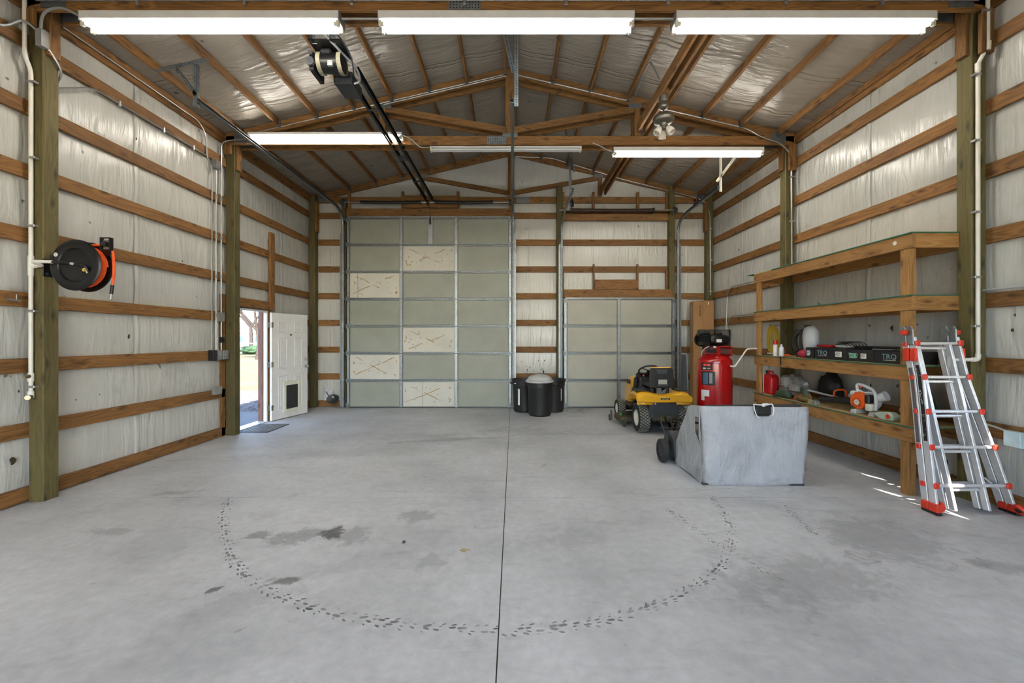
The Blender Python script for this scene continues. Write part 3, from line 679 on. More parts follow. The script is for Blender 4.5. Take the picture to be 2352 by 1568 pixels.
cd = O(MB().tube(curve_pts([(-1.98, 4.1, 4.9), (-1.93, 4.2, 4.72), (-1.80, 4.42, 4.62), (-1.70, 4.6, 4.56), (-1.69, 4.7, 4.48), (-1.76, 4.72, 4.45)], 10), .014, 8)).build('flexible_conduit', WIRE, op, True)
O(MB().tube(curve_pts([(-1.80, 4.05, 4.62), (-1.74, 4.3, 4.66), (-1.71, 4.5, 4.60), (-1.74, 4.66, 4.5)], 8), .008, 6)).build('power_cable', DGREY, op, True)
# ------------------------------------------------------------------ walk door
fr = thing('door_1', None, None, (-4.53, 7.2, 0)); tag(fr, kind='structure')
def D(b): b.v = [(x+4.53, y-7.2, z) for x, y, z in b.v]; return b
for y0, y1 in ((6.735, 6.765), (7.668, 7.70)): D(MB().box(-4.585, -4.52, y0, y1, 0, 2.06)).build('jamb', WHTD, fr)
D(MB().box(-4.585, -4.52, 6.765, 7.668, 2.03, 2.06)).build('head_jamb', WHTD, fr); D(MB().box(-4.70, -4.50, 6.765, 7.668, 0, .018)).build('threshold', ALU, fr)
for y0, y1 in ((7.645, 7.70), (6.60, 6.735)): D(MB().box(-4.665, -4.586, y0, y1, 0, 2.1)).build('brick_mould', wood('weathered_red_wood', (86, 58, 50), (128, 92, 80), 2), fr)
leaf = bpy.data.objects.new('door_leaf', None); COL.objects.link(leaf); leaf.parent = fr; leaf.location = (.045, .505, 0); leaf.rotation_euler = (0, 0, R(-14.3))
# leaf local: y along the leaf from the hinge, +x is the face towards the room
MB().box(0, .044, 0, .914, .012, 2.03).build('slab', WHTD, leaf, bevel=.003)
for (y0, y1, z0, z1) in ((.15, .37, 1.67, 1.86), (.545, .765, 1.67, 1.86), (.15, .37, .98, 1.56), (.545, .765, .98, 1.56), (.15, .37, .20, .84), (.545, .765, .20, .84)):
    b = MB()
    for a0, a1, c0, c1 in ((y0, y1, z0, z0+.018), (y0, y1, z1-.018, z1), (y0, y0+.018, z0, z1), (y1-.018, y1, z0, z1)): b.box(.043, .054, a0, a1, c0, c1)
    b.box(.043, .051, y0+.045, y1-.045, z0+.045, z1-.045); b.build('raised_panel', WHTD, leaf, bevel=.003)
pf = MB()
for y0, y1, z0, z1 in ((.27, .33, .12, .72), (.63, .69, .12, .72), (.33, .63, .12, .18), (.33, .63, .64, .72)): pf.box(.044, .066, y0, y1, z0, z1)
pf = pf.build('pet_door_frame', CREAM, leaf, bevel=.004); 
MB().box(.046, .0575, .33, .63, .18, .64).build('pet_flap', plain('smoked_flap', (44, 44, 46), .25), leaf)
MB().cyl((.044, .86, .98), (.058, .86, .98), .033, n=20).cyl((.058, .86, .98), (.085, .86, .98), .012, n=12).ball((.105, .86, .98), .024, .028, .028).build('door_knob', WIRE, leaf, True)
MB().cyl((.044, .86, 1.12), (.062, .86, 1.12), .030, n=20).box(.062, .078, .853, .867, 1.10, 1.14).build('deadbolt', WIRE, leaf)
MB().cyl((.044, .46, 1.62), (.052, .46, 1.62), .024, n=18).build('peephole', BRASS, leaf)
for z in (.25, 1.06, 1.80): MB().box(-.004, .006, -.055, .0, z-.05, z+.05).box(.044, .047, -.002, .04, z-.05, z+.05).cyl((.05, -.004, z-.052), (.05, -.004, z+.052), .008, n=8).build('hinge', BRASS, leaf)
# ------------------------------------------------------------------ tube lights
def tube_light(label, x0, x1, yc, zb, body_h, w, mat, slim=False):
    """strip fixture hanging with its body bottom at zb"""
    L = thing('tube_light', label, 'light', ((x0+x1)/2, yc, zb), 0, 'strip lights under the trusses'); h = (x1-x0)/2
    if slim: MB().box(-h, h, -.02, .02, .006, body_h).build('housing', WHT, L, bevel=.004)
    else: MB().prism([(-w/2, body_h), (-w/2, .012), (-w*.22, 0), (w*.22, 0), (w/2, .012), (w/2, body_h)], 'yz', -h, h).build('housing', WHT, L, bevel=.003)
    dy = w*.33 if not slim else .026; r = .017
    for s in (-1, 1):
        MB().cyl((-h+.05, s*dy, -r-.008), (h-.05, s*dy, -r-.008), r, n=12).build('tube', mat, L, True)
        for e in (-1, 1): MB().box(e*h-.028 if e > 0 else -h, h if e > 0 else -h+.028, s*dy-.016, s*dy+.016, -r*2-.014, .002).cyl((e*(h-.028), s*dy, -r-.008), (e*(h-.052), s*dy, -r-.008), r+.002, n=12).build('lamp_holder', CREAM, L, bevel=.004)
    for e in (-1, 1): MB().box(e*(h+.001)-.003, e*(h+.001)+.003, -w/2 if not slim else -.032, w/2 if not slim else .032, -.002, body_h+.002).build('end_cap', GREY, L)
    return L
A1 = tube_light('bright lit tube light above the hose reel end of the near truss', -4.01, -1.58, 3.94, 4.525, .088, .15, TUBEW)
A2 = tube_light('bright lit cool white tube light at the middle of the near truss', -1.21, 1.19, 3.94, 4.525, .088, .15, TUBEC)
A3 = tube_light('bright lit tube light of the near truss, above the wooden shelves', 1.58, 4.02, 3.94, 4.525, .088, .15, TUBEW)
B1 = tube_light('lit tube light on the mid truss, crossed by the door opener rail', -4.07, -1.68, 6.48, 4.70, .05, .13, TUBEW)
B2 = tube_light('unlit tube light with slim housing below the mid truss', -1.27, 1.14, 6.60, 4.575, .035, .10, TOFF, True)
B3 = tube_light('lit tube light below the mid truss, near the ceiling fan', 1.64, 4.02, 6.60, 4.50, .075, .13, TUBEW)
# wiring between fixtures
def pipe(name, label, cat, pts, r, mat, group=None, bend=.08, n=8, clips=()):
    p0 = Vector(pts[0]); t = thing(name, label, cat, tuple(p0), 0, group)
    MB().tube([q-p0 for q in round_path(pts, bend)] if bend else [Vector(q)-p0 for q in pts], r, n).build('run', mat, t, True)
    for c, ax in clips:
        c = Vector(c)-p0; b = MB()
        if ax == 'x': b.box(c.x-.028, c.x+.045, c.y-.012-r, c.y+.004+r, c.z-.010, c.z+.010)
        else: b.box(c.x-.006-r, c.x+.006+r, c.y-.01, c.y+.01, c.z-.035, c.z+.028)
        b.build('strap', WIRE, t, bevel=.002)
    return t
CG = 'electrical conduits'
pipe('conduit', 'short grey conduit joining two of the near truss lights over the opener', 'conduit', [(-1.58, 3.93, 4.58), (-1.21, 3.93, 4.58)], .012, WIRE, CG, 0)
pipe('conduit', 'short grey conduit joining two near truss lights beside the carrier beams', 'conduit', [(1.19, 3.93, 4.58), (1.58, 3.93, 4.58)], .012, WIRE, CG, 0)
pipe('conduit', 'long thin conduit strapped along the near truss face at the top edge', 'conduit', [(-4.4, 3.86, 4.70), (4.4, 3.86, 4.70)], .009, WIRE, CG, 0, clips=[((x, 3.86, 4.69), 'z') for x in (-3.45, -2.45, -1.45, -.4, .55, 1.5, 2.6, 3.5)])
pipe('conduit', 'curled flexible conduit from the post head box to the first near light', 'conduit', [(-4.36, 3.86, 4.40), (-4.34, 3.86, 4.60), (-4.15, 3.86, 4.64), (-4.01, 3.90, 4.57)], .012, GREY, CG, .12)
pipe('conduit', 'flexible conduit crossing from the post head box to the near wall', 'conduit', [(-4.37, 3.88, 4.40), (-4.45, 3.80, 4.48), (-4.50, 3.68, 4.30), (-4.505, 3.3, 4.32)], .012, GREY, CG, .12)
pipe('conduit', 'conduit dropping from the post head box onto the upper girt', 'conduit', [(-4.36, 3.92, 4.30), (-4.35, 4.06, 4.15), (-4.515, 4.10, 4.02), (-4.515, 4.5, 4.27), (-4.515, 6.18, 4.27)], .010, WIRE, CG, .10, clips=[((-4.515, y, 4.27), 'z') for y in (4.8, 5.4, 5.9)])
pipe('conduit', 'thin conduit running along the eave beam of the hose reel wall', 'conduit', [(-4.51, 4.1, 4.70), (-4.51, 6.0, 4.70), (-4.51, 6.14, 4.58), (-4.51, 6.16, 4.25), (-4.515, 6.27, 4.15), (-4.515, 6.27, 1.36)], .009, WIRE, CG, .10)
bx = thing('junction_box', 'grey junction box at the head of the near timber post', 'electrical box', (-4.36, 3.86, 4.36)); MB().box(-.03, .03, -.02, .05, -.09, .07).build('box', GREY, bx, bevel=.006); MB().box(.03, .033, -.02, .05, -.09, .07).build('cover', WIRE, bx)
for y, zz, lab, top in ((6.36, 1.36, 'middle conduit of three running down to the outlet boxes', (-4.515, 6.36, 4.18)), (6.47, 1.36, 'conduit closest to the mid post, down to the outlet boxes', (-4.515, 6.47, 4.25))):
    pts = [(-4.515, y, zz), top]
    if y > 6.4: pts += [(-4.515, 6.47, 4.60), (-4.42, 6.50, 4.66), (-4.07, 6.50, 4.68)]
    pipe('conduit', lab, 'conduit', pts, .011, WIRE, CG, .09, clips=[((-4.515, y, g), 'z') for g in GZ[3:7]])
bx = thing('junction_box', 'small grey junction box high on the conduit wall', 'electrical box', (-4.50, 6.34, 4.20)); MB().box(-.03, .03, -.05, .05, -.06, .08).build('box', GREY, bx, bevel=.004); MB().box(.03, .033, -.05, .05, -.06, .08).build('cover', WIRE, bx)
bx = thing('outlet_box', 'row of grey outlet boxes at the foot of the three conduits', 'electrical box', (-4.50, 6.38, 1.28))
MB().box(-.03, .05, -.17, -.08, -.07, .09).build('switch_box', BLK, bx, bevel=.004)
for y in (-.02, .12):
    q = MB().box(-.03, .04, y-.06, y+.06, -.06, .08).build('box', GREY, bx, bevel=.005)
    b = MB()
    for k in (-.028, .028): b.cyl((.04, y+k, .01), (.046, y+k, .01), .018, n=12)
    b.build('socket', WIRE, q)
bx = thing('outlet_box', 'grey double gang box on the girt below head height', 'electrical box', (-4.50, 6.42, 1.86)); MB().box(-.03, .03, -.06, .06, -.05, .09).build('box', GREY, bx, bevel=.004); MB().box(.03, .034, -.06, .06, -.05, .09).build('cover', WIRE, bx)
pipe('conduit', 'short conduit between the gang box and the outlet row', 'conduit', [(-4.515, 6.395, 1.82), (-4.515, 6.395, 1.36)], .009, WIRE, CG, 0)
bx = thing('timer_switch', 'small black switch strapped to the conduit above the outlets', 'switch', (-4.49, 6.46, 1.48)); MB().box(-.02, .02, -.05, .03, 0, .09).build('body', BLK, bx, bevel=.006); MB().cyl((.02, -.01, .05), (.035, -.01, .05), .014, n=10).build('knob', BLK, bx)
bx = thing('outlet_box', 'grey outlet box low on the second girt by the mid post', 'electrical box', (-4.50, 6.36, .72)); MB().box(-.03, .03, -.08, .06, -.03, .09).build('box', GREY, bx, bevel=.004); MB().box(.03, .034, -.08, .06, -.03, .09).build('cover', WIRE, bx)
# truss conduits
def roofline(x): return zt(x)-.12
pts = [(-4.05, 6.535, roofline(4.05)), (-.06, 6.535, roofline(0)-.01)]
pipe('conduit', 'upper bright conduit along the mid truss chord on the opener half', 'conduit', pts, .009, WIRE, CG, 0)
pipe('conduit', 'lower bright conduit along the mid truss chord on the opener half', 'conduit', [(-2.0, 6.535, roofline(2.0)-.028), (-.06, 6.535, roofline(0)-.038)], .009, WIRE, CG, 0)
pipe('conduit', 'bright conduit down the mid truss chord towards the fan', 'conduit', [(.06, 6.535, roofline(0)-.01), (1.85, 6.535, roofline(1.85)), (1.94, 6.45, roofline(2.0)+.03), (1.90, 5.78, zt(1.9)-.115), (1.92, 5.64, zt(1.9)-.08), (1.99, 5.48, 4.98)], .010, WIRE, CG, .08)
pipe('conduit', 'conduit from the fan along the truss and down the shelf side post', 'conduit', [(2.2, 6.535, roofline(2.2)), (3.75, 6.535, roofline(3.75)), (3.95, 6.52, 4.72), (4.28, 6.52, 4.62), (4.45, 6.54, 4.45), (4.455, 6.54, 2.6)], .011, WIRE, CG, .14, clips=[((4.455, 6.54, z), 'x') for z in (4.1, 3.4, 2.7)])
pipe('conduit', 'thin conduit over the short door and down the far corner post', 'conduit', [(.1, 9.355, 5.66), (.9, 9.355, 5.63), (2.5, 9.35, 5.15), (4.15, 9.35, 4.74), (4.40, 9.30, 4.60), (4.455, 9.26, 4.30), (4.46, 9.25, 2.52)], .010, WIRE, CG, .12, clips=[((4.455, 9.25, z), 'x') for z in (4.0, 3.3, 2.6)])
pipe('conduit', 'bent conduit dropping behind the compressor along a girt', 'conduit', [(4.50, 7.0, 2.60), (4.50, 8.45, 2.60), (4.50, 8.60, 2.45), (4.50, 8.66, 1.62)], .011, WIRE, CG, .12)
pipe('conduit', 'lower bent conduit behind the compressor outlet box', 'conduit', [(4.50, 6.9, 2.0), (4.50, 8.45, 2.0), (4.50, 8.60, 1.88), (4.50, 8.62, 1.62)], .011, WIRE, CG, .12)
bx = thing('outlet_box', 'pale outlet box on the wall above the compressor', 'electrical box', (4.50, 8.68, 1.55)); MB().box(-.03, .03, -.14, .06, 0, .16).build('box', LGREY, bx, bevel=.004); MB().box(-.033, -.03, -.14, .06, 0, .16).build('cover', CREAM, bx)
pipe('light_cable', 'slack white cable hanging between the lit and unlit mid lights', 'cable', curve_pts([(-1.68, 6.46, 4.72), (-1.55, 6.45, 4.66), (-1.42, 6.5, 4.56), (-1.33, 6.55, 4.57), (-1.27, 6.6, 4.60)], 6), .008, LGREY, 'light cables', 0)
pipe('light_cable', 'slack white cable leading into the light near the fan', 'cable', curve_pts([(1.30, 6.5, 4.62), (1.42, 6.5, 4.57), (1.55, 6.56, 4.53), (1.64, 6.6, 4.53)], 6), .008, LGREY, 'light cables', 0)

# ------------------------------------------------------------------ compressed-air pipes
pv = thing('air_pipe', 'white plastic air pipe clipped to the near post, feeding the hose reel', 'pipe', (-4.475, 3.885, 0.985))
def V(b): b.v = [(x+4.475, y-3.885, z-.985) for x, y, z in b.v]; return b
V(MB().tube(round_path([(-4.475, 3.835, 4.75), (-4.475, 3.835, 4.17), (-4.475, 3.885, 4.06), (-4.475, 3.885, 1.02)], .05), .0165, 12)).build('riser', PVC, pv, True)
V(MB().cyl((-4.475, 3.885, 2.13), (-4.475, 3.885, 2.32), .022, n=14).cyl((-4.475, 3.885, 2.225), (-4.425, 3.885, 2.225), .021, n=14)).build('tee', PVC, pv, True)
V(MB().tube(round_path([(-4.43, 3.885, 2.225), (-4.36, 3.885, 2.225), (-4.36, 3.80, 2.245), (-4.33, 3.79, 2.25), (-4.17, 3.79, 2.245)], .03), .0145, 12)).build('branch', PVC, pv, True)
V(MB().cyl((-4.475, 3.885, 1.14), (-4.475, 3.885, 1.22), .023, n=14)).build('coupling', PVC, pv, True); V(MB().cyl((-4.475, 3.885, .985), (-4.475, 3.885, 1.05), .023, n=14)).build('end_elbow', PVC, pv, True)
V(MB().cyl((-4.47, 3.86, 1.19), (-4.455, 3.81, 1.19), .020, .014, n=12)).build('quick_coupler', BRASS, pv); V(MB().cyl((-4.47, 3.875, .998), (-4.42, 3.81, .998), .021, n=12)).build('drain_valve', BRASS, pv)
for z in (3.95, 3.24, 2.60, 1.80, 1.09): V(MB().box(-4.495, -4.425, 3.866, 3.910, z-.011, z+.011)).build('strap', WIRE, pv, bevel=.003)
pv = thing('air_pipe', 'white plastic air pipe down the post behind the ladder', 'pipe', (4.42, 3.885, 1.30))
def V(b): b.v = [(x-4.42, y-3.885, z-1.30) for x, y, z in b.v]; return b
V(MB().tube(round_path([(4.46, 3.84, 4.75), (4.46, 3.84, 4.26), (4.42, 3.885, 4.12), (4.42, 3.885, 1.345), (4.18, 3.885, 1.345)], .035), .0165, 12)).build('riser', PVC, pv, True)
V(MB().tube(round_path([(4.42, 3.885, 1.40), (4.42, 3.885, 1.345), (4.36, 3.885, 1.345)], .03), .0215, 12)).build('elbow', PVC, pv, True)
V(MB().cyl((4.465, 3.84, 4.30), (4.462, 3.84, 4.22), .021, n=12)).build('coupling', PVC, pv, True); V(MB().cyl((4.42, 3.885, 4.13), (4.42, 3.885, 4.05), .021, n=12)).build('coupling', PVC, pv, True)
for z in (4.58, 4.02, 3.40, 2.73, 2.12, 1.66): V(MB().box(4.375 if z < 4.3 else 4.40, 4.437 if z < 4.3 else 4.48, 3.866 if z < 4.3 else 3.82, 3.910 if z < 4.3 else 3.87, z-.011, z+.011)).build('strap', WIRE, pv, bevel=.003)
pipe('air_pipe', 'thin grey pipe lying on the third girt near the wall edge', 'pipe', [(4.50, 3.97, 2.0), (4.50, 3.3, 2.0)], .012, LGREY, None, 0)
bx = thing('junction_box', 'pale blue junction box with cable on the low girt beyond the ladder', 'electrical box', (4.50, 3.70, .63)); MB().box(-.03, .03, -.10, .03, -.05, .09).build('box', plain('pale_blue_box', (176, 200, 206), .5), bx, bevel=.006); MB().tube(curve_pts([(-.0, .03, .08), (0, .12, .10), (0, .24, .115)], 6), .010, 8).build('cable', LGREY, bx, True)

# ------------------------------------------------------------------ hose reel
hr = thing('hose_reel', 'black wall hose reel wound with orange air hose on the near post', 'hose reel', (-4.01, 3.83, 1.96))
RX = lambda y: Matrix.Translation((0, y, .265)) @ Matrix.Rotation(R(-90), 4, 'X')
def flange(y, s): return MB().lathe([(.148, .014*s), (.154, .004*s), (.162, .0), (.215, .0), (.232, .006*s), (.238, .012*s), (.234, .018*s), (.215, .012*s), (.162, .012*s), (.148, .024*s)], 48, RX(y))
flange(0, 1).build('front_flange', BLKM, hr, True); flange(.145, -1).build('rear_flange', BLKM, hr, True)
MB().lathe([(0, .014), (.150, .014), (.150, .022), (0, .022)], 40, RX(0)).build('front_disc', BLKM, hr, True); MB().lathe([(0, .13), (.13, .13), (.13, .138), (0, .138)], 40, RX(0)).build('rear_disc', BLKM, hr, True)
MB().lathe([(.12, .02), (.12, .13)], 32, RX(0)).build('drum', BLK, hr, True)
hp = []
for lay, rad in enumerate((.140, .158, .176, .192)):
    N = 6
    for i in range(N*24+1):
        a = 2*math.pi*i/24; q = i/(N*24); q = q if lay % 2 == 0 else 1-q
        hp.append((rad*math.cos(a), .026+.092*q, .265+rad*math.sin(a)))
MB().tube(hp, .0085, 6).build('hose', ORG, hr, True)
MB().tube(curve_pts([(.06, .06, .455), (.16, .07, .465), (.24, .07, .462), (.285, .06, .44), (.315, .05, .35), (.318, .05, .2), (.305, .05, .08)], 8), .0105, 8).build('hose_end', ORG, hr, True)
MB().cyl((.305, .05, .085), (.294, .05, .0), .0135, n=10).build('hose_sleeve', BLK, hr); MB().cyl((.294, .05, .0), (.291, .05, -.022), .009, n=10).cyl((.291, .05, -.022), (.288, .05, -.05), .013, n=10).build('coupler', WIRE, hr)
gm = MB()
for a in ((.215, .225, .405, .525), (.300, .310, .405, .525), (.225, .300, .405, .415), (.225, .300, .515, .525)): gm.box(a[0], a[1], .02, .03, a[2], a[3])
gm.box(.215, .222, .03, .055, .405, .525).box(.303, .310, .03, .055, .405, .525).bar((.25, .10, .42), (.05, .15, .32), .05, .008, (0, 1, 0)).build('guide_arm', BLKM, hr)
MB().cyl((.262, .005, .465), (.262, .06, .465), .024, n=14).build('hose_stopper', BLK, hr, True); [MB().cyl((.225, .05, z), (.30, .05, z), .009, n=8).build('guide_roller', WIRE, hr) for z in (.43, .50)]
br = MB().box(-.38, -.368, .07, .20, .17, .34).box(-.38, .0, .150, .160, .18, .34); br.build('bracket', BLKM, hr, bevel=.004)
b = MB()
for z in (.195, .315): b.cyl((-.368, .10, z), (-.350, .10, z), .012, n=8)
b.build('bolt', DGREY, hr)
MB().tube(curve_pts([(-.16, -.04, .285), (-.05, -.035, .278), (.06, -.02, .262), (.11, -.012, .25), (.125, .0, .215)], 6), .010, 8).build('feed_hose', BLK, hr, True)
MB().cyl((.0, -.030, .272), (.03, -.028, .268), .012, n=8).build('clamp', LGREY, hr); MB().cyl((.105, .0, .235), (.115, .01, .19), .012, n=8).build('swivel', BRASS, hr)
MB().cyl((-.17, -.001, .36), (-.17, -.0018, .36), .019, n=18).build('round_sticker', LBL, hr); MB().cyl((.075, .0138, .222), (.075, .0125, .222), .017, n=16).build('yellow_sticker', plain('yellow_sticker', (200, 170, 50), .6), hr)
text('logo', 'C', .026, (-.17, -.0022, .36), (R(90), 0, 0), TXTR, hr, .0003)
st = thing('air_chuck', 'silver air fittings hung on the girt at the near wall edge', 'air fitting', (-4.52, 3.84, 1.90)); MB().cyl((.0, -.08, .0), (.0, .0, -.01), .009, n=8).cyl((0, -.08, 0), (0, -.10, .0), .013, n=8).build('fitting', WIRE, st, True); MB().tube([(0, -.03, 0), (-.005, -.025, .05)], .004, 6).build('hook', WIRE, st)

# ------------------------------------------------------------------ ceiling fan
fan = thing('ceiling_fan', 'bladeless pewter ceiling fan with three frosted light shades', 'ceiling fan', (2.076, 5.57, 4.80))
MB().lathe([(.0, 0), (.06, 0), (.062, -.03), (.05, -.075), (.062, -.10), (.064, -.14), (.045, -.17), (.02, -.178)], 24).build('canopy', PEWTER, fan, True)
MB().cyl((0, 0, -.17), (0, 0, -.26), .012, n=10).build('downrod', PEWTER, fan)
MB().lathe([(.02, -.245), (.06, -.25), (.125, -.265), (.138, -.285), (.138, -.315), (.125, -.34), (.075, -.355), (.05, -.36), (.05, -.385), (.04, -.40), (.0, -.40)], 32).build('motor_housing', PEWTER, fan, True)
MB().lathe([(.0, -.38), (.035, -.385), (.035, -.44), (.0, -.445)], 16).build('light_kit', PEWTER, fan, True)
for k in range(3):
    a = R(80+120*k); M = Matrix.Rotation(a, 4, 'Z') @ Matrix.Translation((.05, 0, -.42)) @ Matrix.Rotation(R(145), 4, 'Y')
    sh = MB().lathe([(.018, 0), (.034, .02), (.047, .06), (.050, .095), (.046, .115), (.042, .112), (.045, .09), (.040, .06), (.028, .025), (.012, .006)], 18, M).build('shade', FROST, fan, True)
    MB().lathe([(0, .02), (.018, .03), (.026, .06), (.018, .085), (0, .09)], 12, M).build('bulb', WHT, sh, True)
    MB().lathe([(.02, -.03), (.022, .012), (.0, .012)], 12, M).build('socket', PEWTER, fan, True)
MB().tube([(.0, -.03, -.44), (.0, -.03, -.56)], .0025, 5).ball((0, -.03, -.57), .012).build('pull_chain', WIRE, fan)

# ------------------------------------------------------------------ shelving
sh = thing('shelving_unit', 'built-in lumber shelving with four green-edged decks along the wall', 'shelves', (3.97, 5.3, 0))
def S(name, x0, x1, y0, y1, z0, z1, mats, bevel=.003):
    o = board(name, x0-3.97, x1-3.97, y0-5.3, y1-5.3, z0, z1, mats, sh, bevel); return o
SZ = (.67, 1.27, 1.96, 2.57)
for i, z in enumerate(SZ):
    S('fascia', 3.93, 3.968, 4.02, 6.66, z-.14, z, WS); S('ledger', 4.492, 4.53, 4.06, 6.58, z-.14, z, WS)
    if i >= 2: S('end_board', 3.968, 4.39, 4.02, 4.058, z-.14, z, WS)
    else: S('end_board', 3.968, 4.03, 4.02, 4.058, z-.14, z, WS)
    S('end_board', 3.968, 4.50, 6.622, 6.66, z-.14, z, WS)
    d = S('deck', 3.934, 4.39, 4.03, 6.66, z, z+.011, OSB, 0); S('deck', 4.391, 4.53, 4.06, 6.58, z, z+.011, OSB, 0)
    S('sealed_edge', 3.921, 3.9335, 4.015, 6.665 if i < 3 else 6.2, z+.0005, z+.0105, OSBG, 0); S('sealed_edge', 3.934, 4.39, 4.016, 4.0295, z+.0005, z+.0105, OSBG, 0)
S('sealed_edge', 3.90, 4.45, 6.665, 6.80, 2.571, 2.581, OSBG, 0)
for i in range(4):
    z0 = 0 if i == 0 else SZ[i-1]+.0115; z1 = SZ[i]-.141
    S('upright', 3.935, 3.973, 4.06, 4.149, z0, z1, WS); S('upright', 3.974, 4.012, 4.06, 4.149, z0, z1, WS)
    S('upright', 3.935, 3.973, 6.52, 6.609, z0, z1, WS); S('upright', 3.974, 4.012, 6.57, 6.659, z0, z1, WS)
S('gusset_block', 3.969, 4.07, 4.018, 4.056, .47, .53, WS)
MB().cyl((-.0405, -1.10, 2.51), (-.042, -1.10, 2.51), .022, n=8).build('sticker', LBL, sh)
# ------------------------------------------------------------------ things on the shelves
Z1, Z0 = 1.2815, .6815
def carton(label, y0, y1, h, x1, marks):
    t = thing('parts_box', label, 'box', (3.985, (y0+y1)/2, Z1), 0, 'black cardboard part boxes on the middle shelf'); w = (y1-y0)/2
    MB().box(0, x1-3.985, -w, w, 0, h).build('box', LBLK, t, bevel=.003); MB().box(-.0006, 0, -w+.008, w-.008, h-.022, h-.020).build('lid_edge', DGREY, t)
    for m in marks:
        if m[0] == 'T':
            _, y, sz = m; lg = text('logo', 'TRQ', sz, (-.0012, y, h*.56), (R(90), 0, R(-90)), TXTT, t, .0006, sx=1.15)
            b = MB()
            for q in range(9): b.box(-.0012, -.0004, y-sz*.95+q*sz*.21, y-sz*.95+q*sz*.21+sz*.15, h*.56-sz*.52, h*.56-sz*.44)
            b.build('small_print', LBL, t)
        elif m[0] == 'L':
            _, y, w_, mt = m; q = MB().box(-.0012, -.0002, y-w_/2, y+w_/2, h*.28, h*.72).build('sticker', mt, t); b = MB()
            for k in range(3): b.box(-.0018, -.0012, y-w_*.25, y+w_*.38, h*(.60-.09*k), h*(.60-.09*k)+.004)
            b.box(-.0018, -.0012, y+w_*.30, y+w_*.42, h*.46, h*.53); b.build('print', TXTB, q)
    return t
carton('small black box end with a square white label, furthest of the four', 5.42, 5.56, .145, 4.26, [('T', .02, .045), ('L', .02, .05, LBL)])
carton('long black box with plastic wrap on top, second from the sprayer', 4.885, 5.395, .145, 4.30, [('T', .125, .075), ('L', -.14, .10, LBL)])
carton('black box with a bright green sticker over its print', 4.525, 4.88, .13, 4.32, [('T', .085, .06), ('L', .085, .085, GRNL), ('L', -.06, .075, LBL)])
carton('black box closest to the ladder with a plain printed front', 4.17, 4.52, .125, 4.34, [('T', -.02, .075)])
t = thing('spray_can', 'white spray can with a red cap at the shelf edge', 'spray can', (3.99, 6.21, Z1)); MB().lathe([(0, 0), (.031, 0), (.032, .004), (.032, .165), (.027, .175), (0, .176)], 20).build('can', WHP, t, True); MB().lathe([(.029, .174), (.030, .225), (.024, .238), (0, .239)], 20).build('cap', REDP, t, True); MB().lathe([(.0325, .05), (.0325, .12)], 20).build('print_band', LBL, t)
t = thing('bottle', 'small white plastic bottle beside the spray can', 'bottle', (4.0, 6.09, Z1)); MB().lathe([(0, 0), (.030, 0), (.032, .006), (.032, .12), (.022, .145), (.013, .15), (.013, .158)], 20).build('body', WHP, t, True); MB().lathe([(.015, .152), (.015, .178), (0, .18)], 14).build('cap', WHT, t, True); MB().box(.010, .033, -.025, .0, .03, .11).build('label', plain('purple_label', (120, 80, 110), .6), t)
# backpack sprayer
t = thing('backpack_sprayer', 'backpack sprayer with translucent white tank and dark harness', 'sprayer', (4.27, 5.86, Z1))
tk = MB(); n_ = 24
prof = [(.0, .06), (.05, .065), (.095, .12), (.108, .2), (.112, .30), (.105, .37), (.08, .42), (.04, .44), (0, .445)]
tk.lathe(prof, n_, Matrix.Diagonal((.85, 1.0, 1.0, 1.0))).build('tank', WHP, t, True)
MB().box(-.06, .08, .10, .17, 0.0, .40).build('harness_pad', DGREY, t, bevel=.03, seg=2); MB().tube(curve_pts([(-.06, .17, .40), (-.11, .20, .30), (-.11, .21, .12), (-.05, .18, .02)], 6), .012, 6).tube(curve_pts([(.04, .17, .40), (-.03, .24, .30), (-.02, .24, .12), (.03, .18, .02)], 6), .012, 6).build('strap', BLK, t, True)
MB().box(-.10, .09, -.11, .17, 0, .05).cyl((0, .06, .40), (0, .06, .46), .045, n=16).build('base', DGREY, t, bevel=.01); MB().tube(curve_pts([(-.08, .05, .06), (-.16, -.02, .05), (-.18, -.12, .035), (-.14, -.2, .03)], 6), .008, 6).build('spray_hose', BLK, t, True)
MB().cyl((-.10, -.03, .09), (-.04, -.05, .02), .02, .012, n=10).build('pump_lever', LGREY, t)
t = thing('leaf_rake', 'red fan rake with black tines lying across the black boxes', 'rake', (4.12, 5.15, Z1+.147))
MB().prism([(-.10, .02), (.08, .02), (.02, .34), (-.03, .36)], 'xy', .004, .035).build('rake_head', REDP, t, bevel=.008)
b = MB()
for k in range(7): b.tube(curve_pts([(-.02+.01*k-.02, .02, .03), (-.05+.035*k-.06, -.12, .075), (-.06+.04*k-.06, -.2, .065), (-.06+.04*k-.06, -.26, .03)], 5), .004, 5)
b.build('tines', BLK, t); MB().tube([(.0, .05, .02), (.02, -.98, .012)], .014, 8).build('handle', BLK, t, True)
t = thing('red_bag', 'crumpled dark pink bag beside the black boxes', 'bag', (4.05, 5.67, Z1)); b = MB().ball((0, 0, .055), .08, .09, .055, 16, 10); b.v = [(x+.02*wr(x*14, y*14, 3), y+.02*wr(y*15, z*20, 7), max(0, z+.012*wr(x*18, y*18, 1))) for x, y, z in b.v]; b.build('bag', plain('dark_pink_cloth', (168, 40, 62), .6), t, True); MB().tube([(-.05, -.06, .08), (-.02, 0, .118), (.02, .05, .09)], .008, 6).build('strap', REDP, t)
